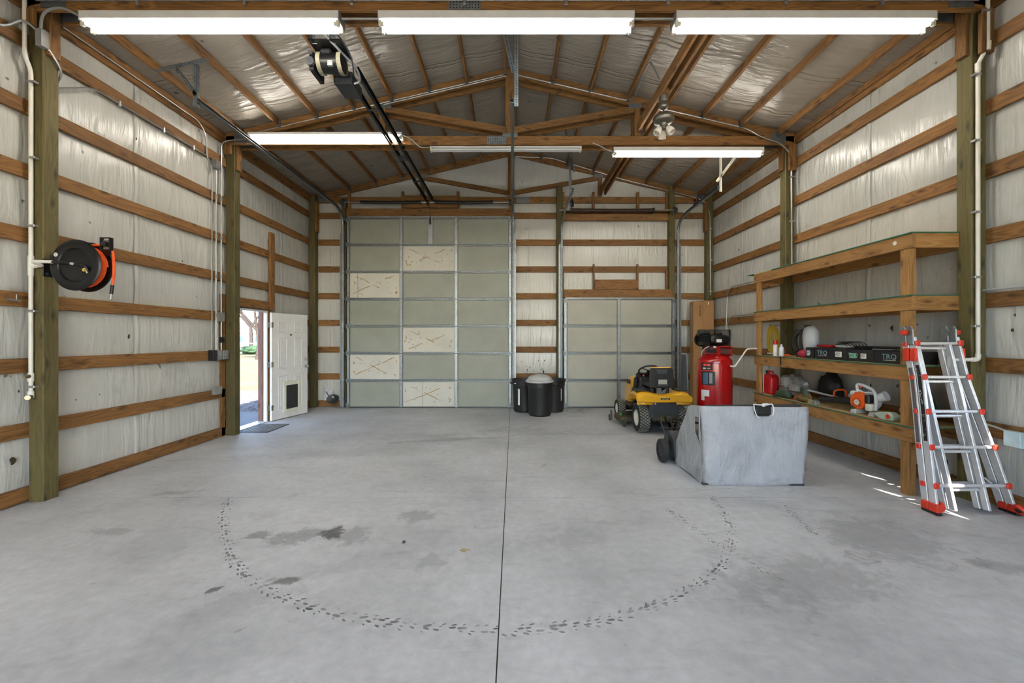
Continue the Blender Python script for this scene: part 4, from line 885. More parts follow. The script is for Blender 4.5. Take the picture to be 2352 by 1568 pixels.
t = thing('hand_pruner', 'orange handled hand pruners lying at the shelf edge', 'pruners', (3.99, 5.86, Z1)); MB().tube(curve_pts([(0, .0, .02), (.01, .08, .03), (-.01, .14, .025)], 5), .009, 6).tube(curve_pts([(0, .0, .02), (.04, .06, .015), (.045, .13, .012)], 5), .009, 6).build('handle', ORGP, t, True); MB().prism([(-.01, 0), (.012, 0), (.004, -.08)], 'xy', .012, .018).build('blade', WIRE, t)
t = thing('plastic_wrap', 'clear crumpled plastic wrap on top of the long black box', 'plastic bag', (4.08, 5.02, Z1+.145)); b = MB().ball((0, 0, .02), .07, .13, .022, 16, 8); b.v = [(x+.02*wr(x*25, y*25, 3), y, max(0, z+.012*wr(x*30, y*30, 1))) for x, y, z in b.v]; b.build('wrap', LGREY, t)
t = thing('black_strap', 'short black strap hanging over the middle shelf edge', 'strap', (3.915, 5.98, 1.16)); MB().box(-.002, .001, -.012, .012, 0, .13).box(-.002, .10, -.012, .012, .13, .134).build('strap', BLK, t)
t = thing('extension_cord', 'coil of yellow extension cord hung from the wall girt', 'cord', (4.44, 6.95, 1.22))
b = MB(); rr = random.Random(4)
for k in range(13):
    dx, dy = rr.uniform(-.05, .0), rr.uniform(-.07, .07); w = rr.uniform(.06, .16); q = []
    for i in range(25):
        a = 2*math.pi*i/24; q.append((dx-.03*math.cos(a), dy+w*math.sin(a)*(1-.35*math.cos(a)), .30-.26*math.cos(a+math.pi)*-1 if False else .30+.25*math.cos(a)))
    b.tube(q[:-1], .006, 6, closed=True)
b.build('cord', YCORD, t, True); MB().box(-.05, -.01, -.12, .12, .06, .085).build('plug_strip', WHP, t); MB().cyl((.08, 0, .55), (-.08, 0, .55), .007, n=6).build('hook', plain('teal_hook', (60, 110, 120), .5), t)
MB().tube(curve_pts([(-.03, .05, .06), (-.05, .06, -.2), (-.05, .05, -.36)], 6), .006, 6).box(-.07, -.03, .0, .12, -.40, -.37).build('cord_tail', YCORD, t)
# bottom deck
t = thing('fuel_can', 'red plastic fuel can at the far end of the bottom shelf', 'fuel can', (4.08, 6.46, Z0)); MB().prism([(-.10, 0), (.12, 0), (.12, .25), (.07, .31), (-.05, .31), (-.10, .26)], 'yz', -.07, .07).build('body', REDP, t, bevel=.025, seg=2)
MB().tube(round_path([(0, -.05, .30), (0, -.05, .35), (0, .06, .35), (0, .06, .30)], .03), .014, 8).build('handle', REDP, t, True); MB().tube(curve_pts([(-.072, .07, .30), (-.074, .075, .15), (-.072, .07, .01)], 6), .005, 6).build('vent_hose', WHP, t, True); MB().cyl((0, .09, .29), (0, .11, .36), .02, n=10).build('spout_cap', BLK, t)
def heap(name, label, cat, loc, rx, ry, rz, mat, seed, amp=.3, parts=()):
    t = thing(name, label, cat, loc); b = MB().ball((0, 0, rz*.85), rx, ry, rz, 26, 18)
    q = []
    for x, y, z in b.v:
        k = 1+amp*(wr(x*9+seed, y*9, z*9)+.6*wr(x*21, y*21+seed, z*21)); q.append((x*k, y*k, max(0.0, (z-rz*.85)*k+rz*.85)))
    b.v = q; b.build(parts[0] if parts else 'bag', mat, t, 'all' if amp < .2 else True)
    return t
t = heap('plastic_bag', 'crumpled grey plastic sheeting heaped by the fuel can', 'plastic bag', (4.20, 6.10, Z0+.0), .17, .20, .17, FILM, 3.1, .38); MB().tube(curve_pts([(-.12, .1, .1), (-.16, .02, .06), (-.12, -.1, .03)], 5), .012, 6).build('drawstring', LBL, t)
t = heap('rubbish_bag', 'black bag slumped against the wall on the bottom shelf', 'bag', (4.40, 5.66, Z0), .09, .19, .22, BLK, 8.4, .22); MB().ball((0, .03, .40), .03, .04, .05).build('knot', BLK, t)
t = heap('cloth_hat', 'dark green cloth hat lying under the plastic sheeting', 'hat', (4.0, 6.05, Z0), .05, .17, .06, GREEN, 5.5, .15, ('crown',)); MB().lathe([(.05, .008), (.12, .004), (.125, .010), (.05, .016)], 20, Matrix.Translation((0, .08, 0)) @ Matrix.Diagonal((.7, 1, 1, 1))).build('brim', GREEN, t, True)
# string trimmer
t = thing('string_trimmer', 'string trimmer with rust coloured guard and long grey shaft', 'trimmer', (4.05, 5.63, Z0))
g = MB(); 
for i in range(13):
    a = math.pi*(i/12)*1.1-.2; g.v += [(.02, .0+.02*math.cos(a), .13+.02*math.sin(a)), (-.05+.03*math.sin(a), .17*math.cos(a), .05+.03*math.cos(a*2)), (-.06, .18*math.cos(a), .008), ]
g.f = [(3*i+j, 3*i+j+1, 3*i+4+j, 3*i+3+j) for i in range(12) for j in range(2)]
o = g.build('guard', plain('rusty_guard', (134, 84, 44), .7, 0, .3), t, True); q = o.modifiers.new('solid', 'SOLIDIFY'); q.thickness = .008
MB().ball((-.02, .0, .045), .07, .15, .045, 18, 10).build('deflector', plain('moss_brown_plastic', (112, 96, 52), .7, 0, .35), t, True)
MB().cyl((.0, .03, .17), (.0, .0, .07), .035, .05, n=14).build('gear_head', GREEN, t, True); MB().tube([(0, .03, .165), (.16, -.52, .10)], .013, 8).build('shaft', LGREY, t, True)
MB().tube(round_path([(.10, -.35, .10), (.10, -.35, .21), (.20, -.42, .22), (.20, -.42, .08)], .05), .012, 8).build('loop_handle', ORGP, t, True); MB().box(.14, .28, -.66, -.50, .03, .19).build('engine_cover', WHP, t, bevel=.03, seg=2); MB().box(.12, .17, -.64, -.52, .05, .13).build('engine_grille', ORGP, t, bevel=.01)
# leaf blower
def blower(label, loc, rz, c_fan, c_body, tube_len, rnd=1.0):
    t = thing('leaf_blower', label, 'leaf blower', loc, rz)
    # local: -x towards the aisle, y along the shelf
    MB().lathe([(.0, 0), (.09, 0), (.105, .02), (.105, .07), (.09, .09), (0, .09)], 28, Matrix.Translation((-.02, .0, .16)) @ Matrix.Rotation(R(90), 4, 'Y')).build('fan_housing', c_body, t, True)
    MB().prism([(.10, .07), (.155, .10), (.16, .19), (.10, .25), (.02, .255), (-.015, .22), (-.02, .14), (.02, .07), (.06, .055)], 'yz', -.075, -.02).build('engine_shroud', c_fan, t, bevel=.014, seg=2)
    MB().cyl((-.074, .065, .135), (-.083, .065, .135), .056, n=22).build('starter_cover', c_fan, t, True)
    b = MB()
    for k in range(11): a = 2*math.pi*k/11; b.bar((-.0836, .065+.036*math.cos(a), .135+.036*math.sin(a)), (-.0836, .065+.052*math.cos(a+.25), .135+.052*math.sin(a+.25)), .006, .002, (1, 0, 0))
    b.build('vents', HOLE, t)
    MB().cyl((-.083, .068, .14), (-.086, .068, .14), .029, n=22).build('badge', LBL, t)
    MB().box(-.085, -.01, -.075, -.015, .14, .235).build('carburettor', BLK, t, bevel=.012); MB().box(-.085, .02, -.10, -.02, .055, .14).build('fuel_tank', CREAM, t, bevel=.02, seg=2)
    MB().tube(round_path([(-.03, .10, .24), (-.03, .115, .34), (-.03, .04, .335), (-.03, -.09, .29), (-.03, -.115, .16), (-.03, -.10, .07)], .05), [.017]*22 if False else .017, 10).build('handle', c_body, t, True); MB().tube(curve_pts([(-.03, .09, .27), (-.03, .02, .25), (-.03, -.09, .265)], 5), .012, 8).build('grip_bridge', c_body, t, True)
    MB().box(-.045, -.015, .05, .075, .30, .325).build('throttle_trigger', c_fan, t, bevel=.006); MB().box(-.06, .03, .11, .18, .20, .26).build('filter_cover', c_body, t, bevel=.02, seg=2)
    for y in (.11, -.10): MB().prism([(-.02, 0), (.05, 0), (.035, .05), (-.03, .06)], 'yz', -.09, .07).build('foot', LGREY, t, bevel=.008).location.y = y-.01
    MB().cyl((.01, -.09, .20), (.03, -.17, .24), .045, .055, n=14).build('intake', c_body, t, True)
    if tube_len: MB().tube([(.0, .10, .13), (.03, .30, .12), (.0, tube_len, .09)], [.05, .045, .034], 14).build('nozzle', BLK, t, True)
    return t
bl = blower('orange and white leaf blower standing on the bottom shelf', (4.06, 4.66, Z0), R(8), ORGP, WHP, .62)
text('badge_print', 'STIHL', .016, (-.0865, .068, .146), (R(90), 0, R(-90)), TXTB, bl, .0003); text('badge_print', 'BG 50', .011, (-.0865, .068, .130), (R(90), 0, R(-90)), TXTB, bl, .0003)
blower('dusty green and orange engine tool lying beside the shelf upright', (4.22, 4.33, Z0), R(-35), ORGP, GREEN, 0).scale = (.95, .95, .72)
t = thing('hedge_trimmer_guard', 'pale green blade cover lying near the shelf upright', 'tool cover', (4.01, 4.36, Z0)); MB().prism([(.12, .04), (.10, .075), (-.06, .10), (-.12, .06), (-.10, .01), (.02, .0)], 'yz', -.06, .03).build('shell', plain('pale_green_plastic', (170, 186, 166), .45), t, bevel=.012); MB().cyl((-.061, -.06, .05), (-.066, -.06, .05), .024, n=14).build('cap', LADR, t)
t = heap('tool_bag', 'dark green canvas bag against the wall near the upright', 'bag', (4.40, 4.42, Z0), .08, .14, .17, GREEN, 2.2, .2); MB().tube(curve_pts([(-.05, .08, .28), (-.08, .0, .38), (-.05, -.08, .28)], 6), .008, 6).build('handle', BLK, t)
t = thing('tool_case', 'small grey device with yellow label on the shelf edge', 'power tool', (3.985, 5.40, Z0)); MB().box(-.04, .03, -.07, .07, 0, .06).build('case', GREY, t, bevel=.008); MB().box(-.041, -.04, .0, .05, .02, .045).build('label', YEL, t); MB().ball((-.03, .09, .015), .014).build('brass_tip', BRASS, t)
# ------------------------------------------------------------------ ladder
ld = thing('folding_ladder', 'folded aluminium multi-position ladder with red feet leaning on the shelves', 'ladder', (4.11, 3.60, 0))
TL = .175; SHX = -.055
def lp(x, w, d):      # across, up the rail, depth -> local point of the leaning ladder
    return Vector((x+SHX*w, d*.985+TL*w, w-d*.12+.0))
def half(w):          # flared half width of the outer rails
    for (a, b), (c, e) in zip(((0, .335), (.25, .307), (.58, .27), (.89, .228), (1.2, .192), (1.5, .19)), ((.25, .307), (.58, .27), (.89, .228), (1.2, .192), (1.5, .19), (1.8, .19))):
        if a <= w <= c: return b+(e-b)*(w-a)/(c-a)
    return .19
def rail(ws, hx, d0, d1, tk, name, mat=ALU):
    b = MB(); V = []
    for w in ws:
        x = hx(w); V += [lp(x-tk/2, w, d0), lp(x+tk/2, w, d0), lp(x+tk/2, w, d1), lp(x-tk/2, w, d1)]
    n = len(ws); F = [(4*i+j, 4*i+(j+1) % 4, 4*i+4+(j+1) % 4, 4*i+4+j) for i in range(n-1) for j in range(4)]+[(0, 1, 2, 3), (4*n-4, 4*n-3, 4*n-2, 4*n-1)]
    return b.add(V, F).build(name, mat, ld, bevel=.004)
WS_ = [.03, .25, .58, .89, 1.0, 1.1, 1.2, 1.5, 1.56]
for d0, d1 in ((0, .066), (.074, .140)):
    for s in (-1, 1):
        rail(WS_, lambda w, s=s: s*(half(w)+.012), d0, d1, .024, 'outer_rail')
        rail([.035, 1.5], lambda w, s=s: s*.148-.03, d0+.006, d1-.006, .026, 'inner_rail')
        c = lp(s*(half(0)+.012), 0, (d0+d1)/2)
        MB().box(c.x-.028, c.x+.028, c.y-.040, c.y+.036, 0.022, .095).build('foot', LADR, ld, bevel=.010, seg=2); MB().box(c.x-.026, c.x+.026, c.y-.042, c.y+.034, 0.0, .024).build('rubber_pad', BLK, ld, bevel=.008)
for s in (-1, 1):
    c = lp(s*(half(.05)-.035 if s < 0 else half(.05)-.0), .05, -.02 if s > 0 else .05)
    MB().lathe([(.012, -.015), (.042, -.015), (.046, -.006), (.046, .006), (.042, .015), (.012, .015)], 20, Matrix.Translation((c.x, c.y-.01, .062)) @ Matrix.Rotation(R(90 if s < 0 else 60), 4, 'Y')).build('tip_wheel', LADR, ld, True)
    MB().cyl((c.x-.02, c.y-.02, .062), (c.x+.02, c.y-.012, .062), .024, n=14).build('wheel_hub', BLK, ld)
rw = (1.50, 1.19, .88, .57, .245)
for w in rw:
    h = half(w)
    for d, hw, nm in ((.018, h, 'rung'), (.122, h, 'rung'), (.055, .135, 'inner_rung')):
        a, b_ = lp(-hw-(.03 if nm == 'inner_rung' else 0), w-(.04 if nm == 'inner_rung' else 0), d), lp(hw-(.03 if nm == 'inner_rung' else 0), w-(.04 if nm == 'inner_rung' else 0), d)
        MB().bar(a, b_, .036, .026).build(nm, ALU, ld, bevel=.009, seg=2)
    for s in (-1, 1):
        c = lp(s*(h+.012), w, -.006); MB().box(c.x-.024, c.x+.024, c.y-.012, c.y+.008, c.z-.026, c.z+.026).build('rung_bracket', LADR, ld, bevel=.008)
        c = lp(s*(h+.030), w, .10); MB().box(c.x-.010, c.x+.010, c.y-.02, c.y+.02, c.z-.022, c.z+.022).build('rung_bracket', LADR, ld, bevel=.006)
for s in (-1, 1):
    for d in (.034, .107):
        b = MB(); c = lp(s*.202, 1.60, d); b.prism([(c.y-.042, 1.48), (c.y+.03, 1.48), (c.y+.038, 1.60), (c.y+.02, 1.655), (c.y-.012, 1.665), (c.y-.036, 1.63)], 'yz', c.x-.018, c.x-.004 if d < .05 else c.x+.012); b.build('hinge_plate', GAL, ld, bevel=.006)
    c = lp(s*.205, 1.60, .075); MB().cyl((c.x-.03, c.y, 1.60), (c.x+.03, c.y, 1.60), .028, n=16).build('hinge_pin', GAL, ld)
    b = MB().lathe([(.0, .03), (.022, .028), (.027, .01), (.024, -.012), (0, -.014)], 16, Matrix.Translation((c.x+s*.036, c.y-.02, 1.60)) @ Matrix.Rotation(R(90*s), 4, 'Y')); b.build('hinge_knob', LADR, ld, True)
    for d in (.036, .108):
        c = lp(s*(half(1.40)+.030), 1.40, d); MB().prism([(c.y-.028, 1.33), (c.y+.022, 1.33), (c.y+.03, 1.38), (c.y+.026, 1.45), (c.y-.028, 1.455), (c.y-.034, 1.39)], 'yz', c.x-.016, c.x+.016).build('lock_tab', LADR, ld, bevel=.010, seg=2)
# printed warning strips on the rails
for d, w0, w1 in ((.033, .62, 1.30), (.107, .60, 1.28)):
    b = MB(); P = [w0, .89, 1.0, 1.1, 1.2, w1]; V = []
    for w in P:
        for dd in (d-.018, d+.018): V.append(lp(-(half(w)+.0248), w, dd))
    st = b.add(V, [(2*i, 2*i+1, 2*i+3, 2*i+2) for i in range(len(P)-1)]).build('warning_label', LBLK if d < .05 else plain('label_grey', (92, 92, 92), .5), ld)
    q = MB(); r2 = random.Random(int(d*1000))
    for k in range(26):
        w = r2.uniform(w0+.02, w1-.02); dd = d+r2.uniform(-.012, .012); p = lp(-(half(w)+.0254), w, dd); e = lp(-(half(w)+.0254), w+r2.uniform(.004, .016), dd); m = Vector((0, r2.uniform(.003, .008), 0))
        q.add([p, e, e+m, p+m], [(0, 1, 2, 3)])
    tag(q.build('label_print', LBL if d < .05 else TXTR, st), kind='stuff')
c = lp(.148-.03-.0135, 1.36, .04); MB().box(c.x-.0006, c.x, c.y-.016, c.y+.016, 1.27, 1.40).build('spec_sticker', LBL, ld)
c = lp(-.178+.0135, .40, .03); MB().box(c.x+.0, c.x+.0006, c.y-.02, c.y+.02, .33, .46).build('capacity_sticker', LBLK, ld)
for s in (-1, 1): MB().tube([lp(s*.30, .20, .07), lp(s*.22-.02, .30, .07)], .008, 6).build('brace', ALU, ld)

# ------------------------------------------------------------------ lawn sweeper
sw = thing('lawn_sweeper', 'tow-behind lawn sweeper with a grey-white canvas hopper on the floor', 'lawn sweeper', (2.58, 4.75, 0))
def T(b): b.v = [(x-2.58, y-4.75, z) for x, y, z in b.v]; return b
XL, XR, YF_ = 2.045, 3.12, 4.345
us = frange(0, 1, .03); vs = frange(0, 1, .045)
def front_fn(u, v):
    x = XL+(XR-XL)*u; z = .83*v
    if u < .06: pass
    y = YF_-.030*math.sin(math.pi*v)*(.5+.5*math.sin(u*9))-.02*math.sin(math.pi*u)+.018*wr(u*4, v*2, 2)+.010*wr(u*9, v*5, 3)+(.05*(1-u/.08)**2 if u < .08 else 0)
    x += .03*(2*u-1)*(v-.5)*abs(2*u-1)+(.02*v if u > .97 else 0)
    return (x-2.58, y-4.75, z+.006*math.sin(u*5)*v)
fp = grid('hopper_front', us, vs, front_fn, CANV, None, sw); q = fp.modifiers.new('solid', 'SOLIDIFY'); q.thickness = .006
def side(x, hole, name):
    outer = [(4.39, 0.0), (4.385, .3), (4.38, .60), (4.385, .83), (4.52, .815), (4.62, .80), (4.68, .77), (4.75, .66), (4.90, .50), (5.06, .33), (5.15, .24), (5.165, .18), (5.12, .06), (5.06, .0), (4.7, 0.0)]
    bm = bmesh.new(); loops = [outer]
    if hole: loops.append([(4.41, .70), (4.50, .70), (4.515, .655), (4.505, .52), (4.43, .42), (4.41, .38), (4.415, .5)])
    E = []
    for lo in loops:
        V_ = [bm.verts.new((x-2.58+.02*math.sin(7*b_)+.015*wr(a*5, b_*5, x), a-4.75, b_)) for a, b_ in lo]
        E += [bm.edges.new((V_[i], V_[(i+1) % len(V_)])) for i in range(len(V_))]
    bmesh.ops.triangle_fill(bm, use_beauty=True, use_dissolve=False, edges=E)
    me = bpy.data.meshes.new(name); bm.to_mesh(me); bm.free(); me.materials.append(CANV); o = bpy.data.objects.new(name, me); COL.objects.link(o); o.parent = sw
    m_ = o.modifiers.new('solid', 'SOLIDIFY'); m_.thickness = .006
side(XL, True, 'hopper_side'); side(XR, False, 'hopper_side')
T(MB().box(XL, XR, 4.36, 5.06, .004, .010)).build('hopper_floor', CANV, sw)
T(MB().tube(round_path([(XL+.02, 4.62, .795), (XL+.02, 4.40, .815), (XL+.05, 4.37, .83), (XR-.02, 4.36, .84), (XR-.02, 4.62, .80)], .05), .013, 8)).build('hopper_frame', DGREY, sw, True)
T(MB().tube([(XL+.01, 4.36, .010), (XR-.01, 4.35, .010)], .010, 8).tube([(XL+.01, 4.36, .010), (XL+.01, 5.08, .010)], .010, 8)).build('bottom_piping', DGREY, sw, True)
T(MB().box(2.575, 2.73, 4.285, 4.335, .755, .84).prism([(2.575, .756), (2.60, .735), (2.705, .735), (2.73, .756)], 'xz', 4.287, 4.333)).build('hand_pad', BLK, sw, bevel=.008, seg=2)
T(MB().tube(curve_pts([(2.56, 4.31, .86), (2.555, 4.28, .80), (2.575, 4.275, .74), (2.60, 4.28, .725)], 5), .005, 6).tube(curve_pts([(2.56, 4.30, .86), (2.62, 4.29, .855), (2.65, 4.28, .86), (2.69, 4.29, .855), (2.745, 4.30, .86), (2.75, 4.28, .80), (2.735, 4.275, .745)], 5), .006, 6).ball((2.645, 4.28, .855), .022, .016, .018).tube(curve_pts([(2.645, 4.277, .85), (2.66, 4.27, .87), (2.70, 4.275, .865)], 4), .006, 6)).build('rope', LBL, sw, True)
T(MB().prism([(5.06, .08), (5.42, .08), (5.46, .20), (5.40, .33), (5.26, .38), (5.12, .32)], 'yz', 2.03, 3.12)).build('brush_housing', DGREY, sw, bevel=.012)
T(MB().lathe([(0, -.54), (.10, -.54), (.10, .54), (0, .54)], 16, Matrix.Translation((2.58, 5.22, .115)) @ Matrix.Rotation(R(90), 4, 'Y'))).build('brush', BLK, sw)
for x in (1.925, 3.22):
    M = Matrix.Translation((x, 5.18, .145)) @ Matrix.Rotation(R(90), 4, 'Y')
    wq = T(MB().lathe([(.085, -.028), (.118, -.040), (.138, -.034), (.145, -.018), (.145, .018), (.138, .034), (.118, .040), (.085, .028)], 28, M)).build('wheel', RUB, sw, True)
    T(MB().lathe([(0, -.025), (.03, -.034), (.035, -.02), (.088, -.024), (.088, .024), (.035, .02), (.03, .034), (0, .034)], 24, M)).build('hub', DGREY, wq, True)
T(MB().bar((1.99, 5.18, .145), (2.04, 5.30, .30), .012, .05).bar((1.98, 5.18, .145), (3.17, 5.18, .145), .02, .02)).build('axle_arm', BLKM, sw)
T(MB().tube(round_path([(2.06, 5.30, .33), (2.20, 5.55, .36), (2.47, 6.42, .30)], .1), .016, 8).tube(round_path([(2.95, 5.30, .33), (2.85, 5.55, .36), (2.50, 6.42, .30)], .1), .016, 8)).build('drawbar', BLKM, sw, True)
T(MB().bar((2.05, 5.62, .33), (2.45, 5.60, .33), .02, .02).bar((2.08, 5.45, .22), (2.06, 5.66, .44), .03, .008, (1, 0, 0))).build('height_lever', DGREY, sw)
T(MB().box(2.455, 2.51, 6.38, 6.48, .27, .33)).build('hitch_clevis', GALD, sw)
T(MB().tube(curve_pts([(2.22, 4.66, .78), (2.20, 5.0, .55), (2.12, 5.2, .40)], 5), .014, 8)).build('hopper_arm', DGREY, sw, True)

# ------------------------------------------------------------------ riding mower
mw = thing('riding_mower', 'yellow riding lawn mower with black seat parked before the short door', 'lawn mower', (2.48, 6.90, 0), R(1.0))
def tyre(x, y, r, w, nub, rows):
    M = Matrix.Translation((x, y, r)) @ Matrix.Rotation(R(90), 4, 'Y')
    t_ = MB().lathe([(r*.56, -w*.40), (r*.72, -w*.5), (r*.90, -w*.48), (r*.98, -w*.36), (r, -w*.15), (r, w*.15), (r*.98, w*.36), (r*.90, w*.48), (r*.72, w*.5), (r*.56, w*.40)], 40, M).build('tyre', RUB, mw, True)
    b = MB(); N = nub
    for i in range(N):
        for j in range(rows):
            a = 2*math.pi*(i+(.5 if j % 2 else 0))/N; u = (j-(rows-1)/2)/rows*w*.86; rr_ = r*(1.008 if abs(u) < w*.3 else .985)
            c = Vector((x+u, y+rr_*math.sin(a), r+rr_*math.cos(a))); tg = Vector((0, math.cos(a), -math.sin(a))); nr = Vector((0, math.sin(a), math.cos(a))); ax = Vector((1, 0, 0)); l2 = math.pi*r/N*.55; w2 = w/rows*.36; sk = .004*(1 if j % 2 else -1)
            vs = [c+ax*(w2*p)+tg*(l2*q+sk*p)+nr*h for h in (-.004, .004) for p, q in ((-1, -1), (1, -1), (1, 1), (-1, 1))]
            b.add(vs, [(0, 3, 2, 1), (4, 5, 6, 7), (0, 1, 5, 4), (1, 2, 6, 5), (2, 3, 7, 6), (3, 0, 4, 7)])
    tag(b.build('tread_blocks', TREAD, t_), kind='stuff')
    MB().lathe([(0, -w*.20), (r*.2, -w*.24), (r*.3, -w*.12), (r*.50, -w*.30), (r*.58, -w*.42), (r*.58, w*.42), (r*.5, w*.30), (0, w*.2)], 28, M).build('rim', CREAM, t_, True)
for s in (-1, 1): tyre(s*.30, 0, .232, .19, 30, 5)
for s in (-1, 1): tyre(s*.30, 1.28, .175, .15, 24, 4)
MB().box(-.16, .16, -.12, 1.40, .20, .32).box(-.22, .22, 1.22, 1.34, .15, .22).build('chassis', BLK, mw, bevel=.01)
# rear fender: swept section with wheel arches
fd = MB(); ys = [(-.26, .545, .60), (-.24, .535, .655), (-.18, .62, .69), (0, .66, .695), (.16, .64, .68), (.26, .56, .62)]
xs_ = [-.445, -.43, -.38, -.25, -.17, 0, .17, .25, .38, .43, .445]; V = []
for y, lo, hi in ys:
    for x in xs_:
        a = abs(x); z = hi if a < .40 else hi-(a-.40)*1.6
        if a < .22: z = hi-.05*(1-min(1, a/.22))-.02
        V.append((x, y-.015*(1-(x/.445)**2)*(1 if y < -.2 else 0), z))
n = len(xs_); fd.add(V, [(j*n+i, j*n+i+1, (j+1)*n+i+1, (j+1)*n+i) for j in range(len(ys)-1) for i in range(n-1)])
o = fd.build('fender', YEL, mw, 'all'); q = o.modifiers.new('solid', 'SOLIDIFY'); q.thickness = .012; q = o.modifiers.new('sub', 'SUBSURF'); q.levels = q.render_levels = 1
MB().prism([(-.44, .525), (-.445, .60), (-.36, .655), (-.2, .635), (0, .628), (.2, .635), (.36, .655), (.445, .60), (.44, .525), (.0, .520)], 'xz', -.285, -.245).build('fender_rear', YEL, mw, bevel=.012, seg=2)
for s in (-1, 1):
    b = MB(); pr = [(.29*math.cos(a), .40+.235*math.sin(a)) for a in [R(22)+R(136)*k/10 for k in range(11)]]
    V = [(s*.44, y_, z_) for y_, z_ in pr]+[(s*.19, y_, z_) for y_, z_ in pr]; b.add(V, [(i, i+1, 12+i, 11+i) for i in range(10)]); o = b.build('wheel_arch', YEL, mw, 'all'); q = o.modifiers.new('solid', 'SOLIDIFY'); q.thickness = .01
    MB().box(s*.34-.085, s*.34+.085, -.17, .12, .690, .706).build('fender_pad', DGREY, mw, bevel=.012, seg=2)
MB().box(-.075, .075, -.289, -.285, .566, .592).build('badge', BLK, mw, bevel=.006); text('badge_text', 'Cub Cadet', .026, (0, -.2905, .579), (R(90), 0, 0), LBL, mw, .0006)
MB().box(-.19, .20, -.25, -.235, .23, .52).box(-.24, .24, -.24, .0, .26, .52).build('rear_plate', DGREY, mw, bevel=.008); MB().cyl((-.15, -.252, .50), (-.15, -.258, .50), .014, n=10).build('bolt', LBL, mw)
MB().box(-.14, .14, -.30, -.20, .20, .215).box(-.015, .015, -.34, -.30, .20, .30).build('hitch_plate', BLKM, mw)
b = MB(); r3 = random.Random(5)
for k in range(420):
    x, z = r3.gauss(.05, .10), .225+abs(r3.gauss(0, .045)); x = max(-.19, min(.22, x)); a = r3.uniform(-1.2, 1.2); L_ = r3.uniform(.015, .05); y = -.252-r3.uniform(0, .012)
    d = Vector((math.sin(a)*L_, r3.uniform(-.012, .0), -math.cos(a)*L_*.7)); p = Vector((x, y, z)); w = Vector((.0018, 0, .001)); b.add([p-w, p+w, p+d+w*.3, p+d-w*.3], [(0, 1, 2, 3)])
tag(b.build('dried_grass', plain('dried_grass_blades', (128, 112, 58), .9, 0, .3), mw), kind='stuff')
# seat
MB().prism([(-.195, .735), (.195, .735), (.205, .80), (.19, 1.04), (.165, 1.062), (-.165, 1.062), (-.19, 1.04), (-.205, .80)], 'xz', -.14, -.09).build('seat_back', BLK, mw, bevel=.014, seg=2)
MB().prism([(-.10, 1.035), (.10, 1.035), (.075, .965), (-.075, .965)], 'xz', -.150, -.138).build('seat_handle', DGREY, mw, bevel=.006)
MB().box(-.06, .085, -.145, -.138, .79, .875).build('seat_cutout', PLOW, mw, bevel=.01); MB().box(-.075, .10, -.147, -.14, .77, .80).build('seat_pocket', DGREY, mw, bevel=.004)
MB().box(-.19, .19, -.09, .32, .73, .80).build('seat_cushion', BLK, mw, bevel=.03, seg=2); MB().prism([(-.17, 1.062), (.17, 1.062), (.14, 1.078), (-.14, 1.078)], 'xz', -.12, -.06).build('headrest_piping', YEL, mw, bevel=.005)
b = MB()
for x in (-.13, .12):
    b.tube([(x+.028*math.cos(2*math.pi*i/8), -.05+.028*math.sin(2*math.pi*i/8), .63+.0015*i) for i in range(64)], .006, 5)
b.build('seat_spring', DGREY, mw, True); MB().box(-.06, .02, -.06, .0, .63, .73).bar((.02, -.06, .64), (.13, -.06, .72), .05, .006, (0, 1, 0)).build('seat_bracket', GALD, mw)
MB().box(.26, .29, .05, .09, .68, .86).box(.255, .295, .045, .095, .80, .87).build('drive_lever', BLK, mw, bevel=.008)
# footwell, dash and hood
MB().box(-.40, .40, .26, .66, .36, .40).build('footboard', BLK, mw, bevel=.01); MB().box(-.24, .24, .14, .30, .36, .72).build('tunnel', BLK, mw, bevel=.03, seg=2)
MB().prism([(.50, .36), (.62, .34), (.66, .90), (.58, .94), (.42, .86), (.40, .76), (.46, .66)], 'yz', -.19, .19).build('dashboard', BLK, mw, bevel=.03, seg=2)
MB().ball((-.17, .40, .70), .05, .06, .10).build('dash_knob_pod', BLK, mw, True); MB().cyl((-.13, .40, .89), (-.13, .37, .90), .014, n=10).build('pto_knob', LADR, mw)
MB().lathe([(.165+.015*math.cos(a), .015*math.sin(a)) for a in [2*math.pi*k/8 for k in range(9)]], 32, Matrix.Translation((-.05, .36, .99)) @ Matrix.Rotation(R(-32), 4, 'X')).build('steering_wheel', BLK, mw, True)
b = MB()
for a in (90, 210, 330): b.bar((-.05, .36, .985), (-.05+.16*math.cos(R(a)), .36+.16*math.sin(R(a))*.85, .99-.16*math.sin(R(a))*.53), .03, .012)
b.cyl((-.05, .36, .98), (-.02, .50, .84), .02, n=10).build('steering_spokes', BLK, mw)
hd = MB(); sec = [(.60, .235, .88, .42), (.75, .240, .90, .38), (.95, .235, .88, .36), (1.15, .225, .83, .36), (1.30, .205, .76, .36), (1.40, .17, .68, .38), (1.44, .12, .60, .42)]; V = []
for y, hw, top, bot in sec: V += [(-hw, y, bot), (-hw*1.03, y, bot+(top-bot)*.55), (-hw*.93, y, top-.075), (-hw*.55, y, top-.01), (0, y, top), (hw*.55, y, top-.01), (hw*.93, y, top-.075), (hw*1.03, y, bot+(top-bot)*.55), (hw, y, bot)]
hd.add(V, [(j*9+i, j*9+i+1, (j+1)*9+i+1, (j+1)*9+i) for j in range(len(sec)-1) for i in range(8)]+[tuple(range(9)), tuple(range((len(sec)-1)*9, len(sec)*9))])
hd.build('hood', YEL, mw, 'all', sub=1)
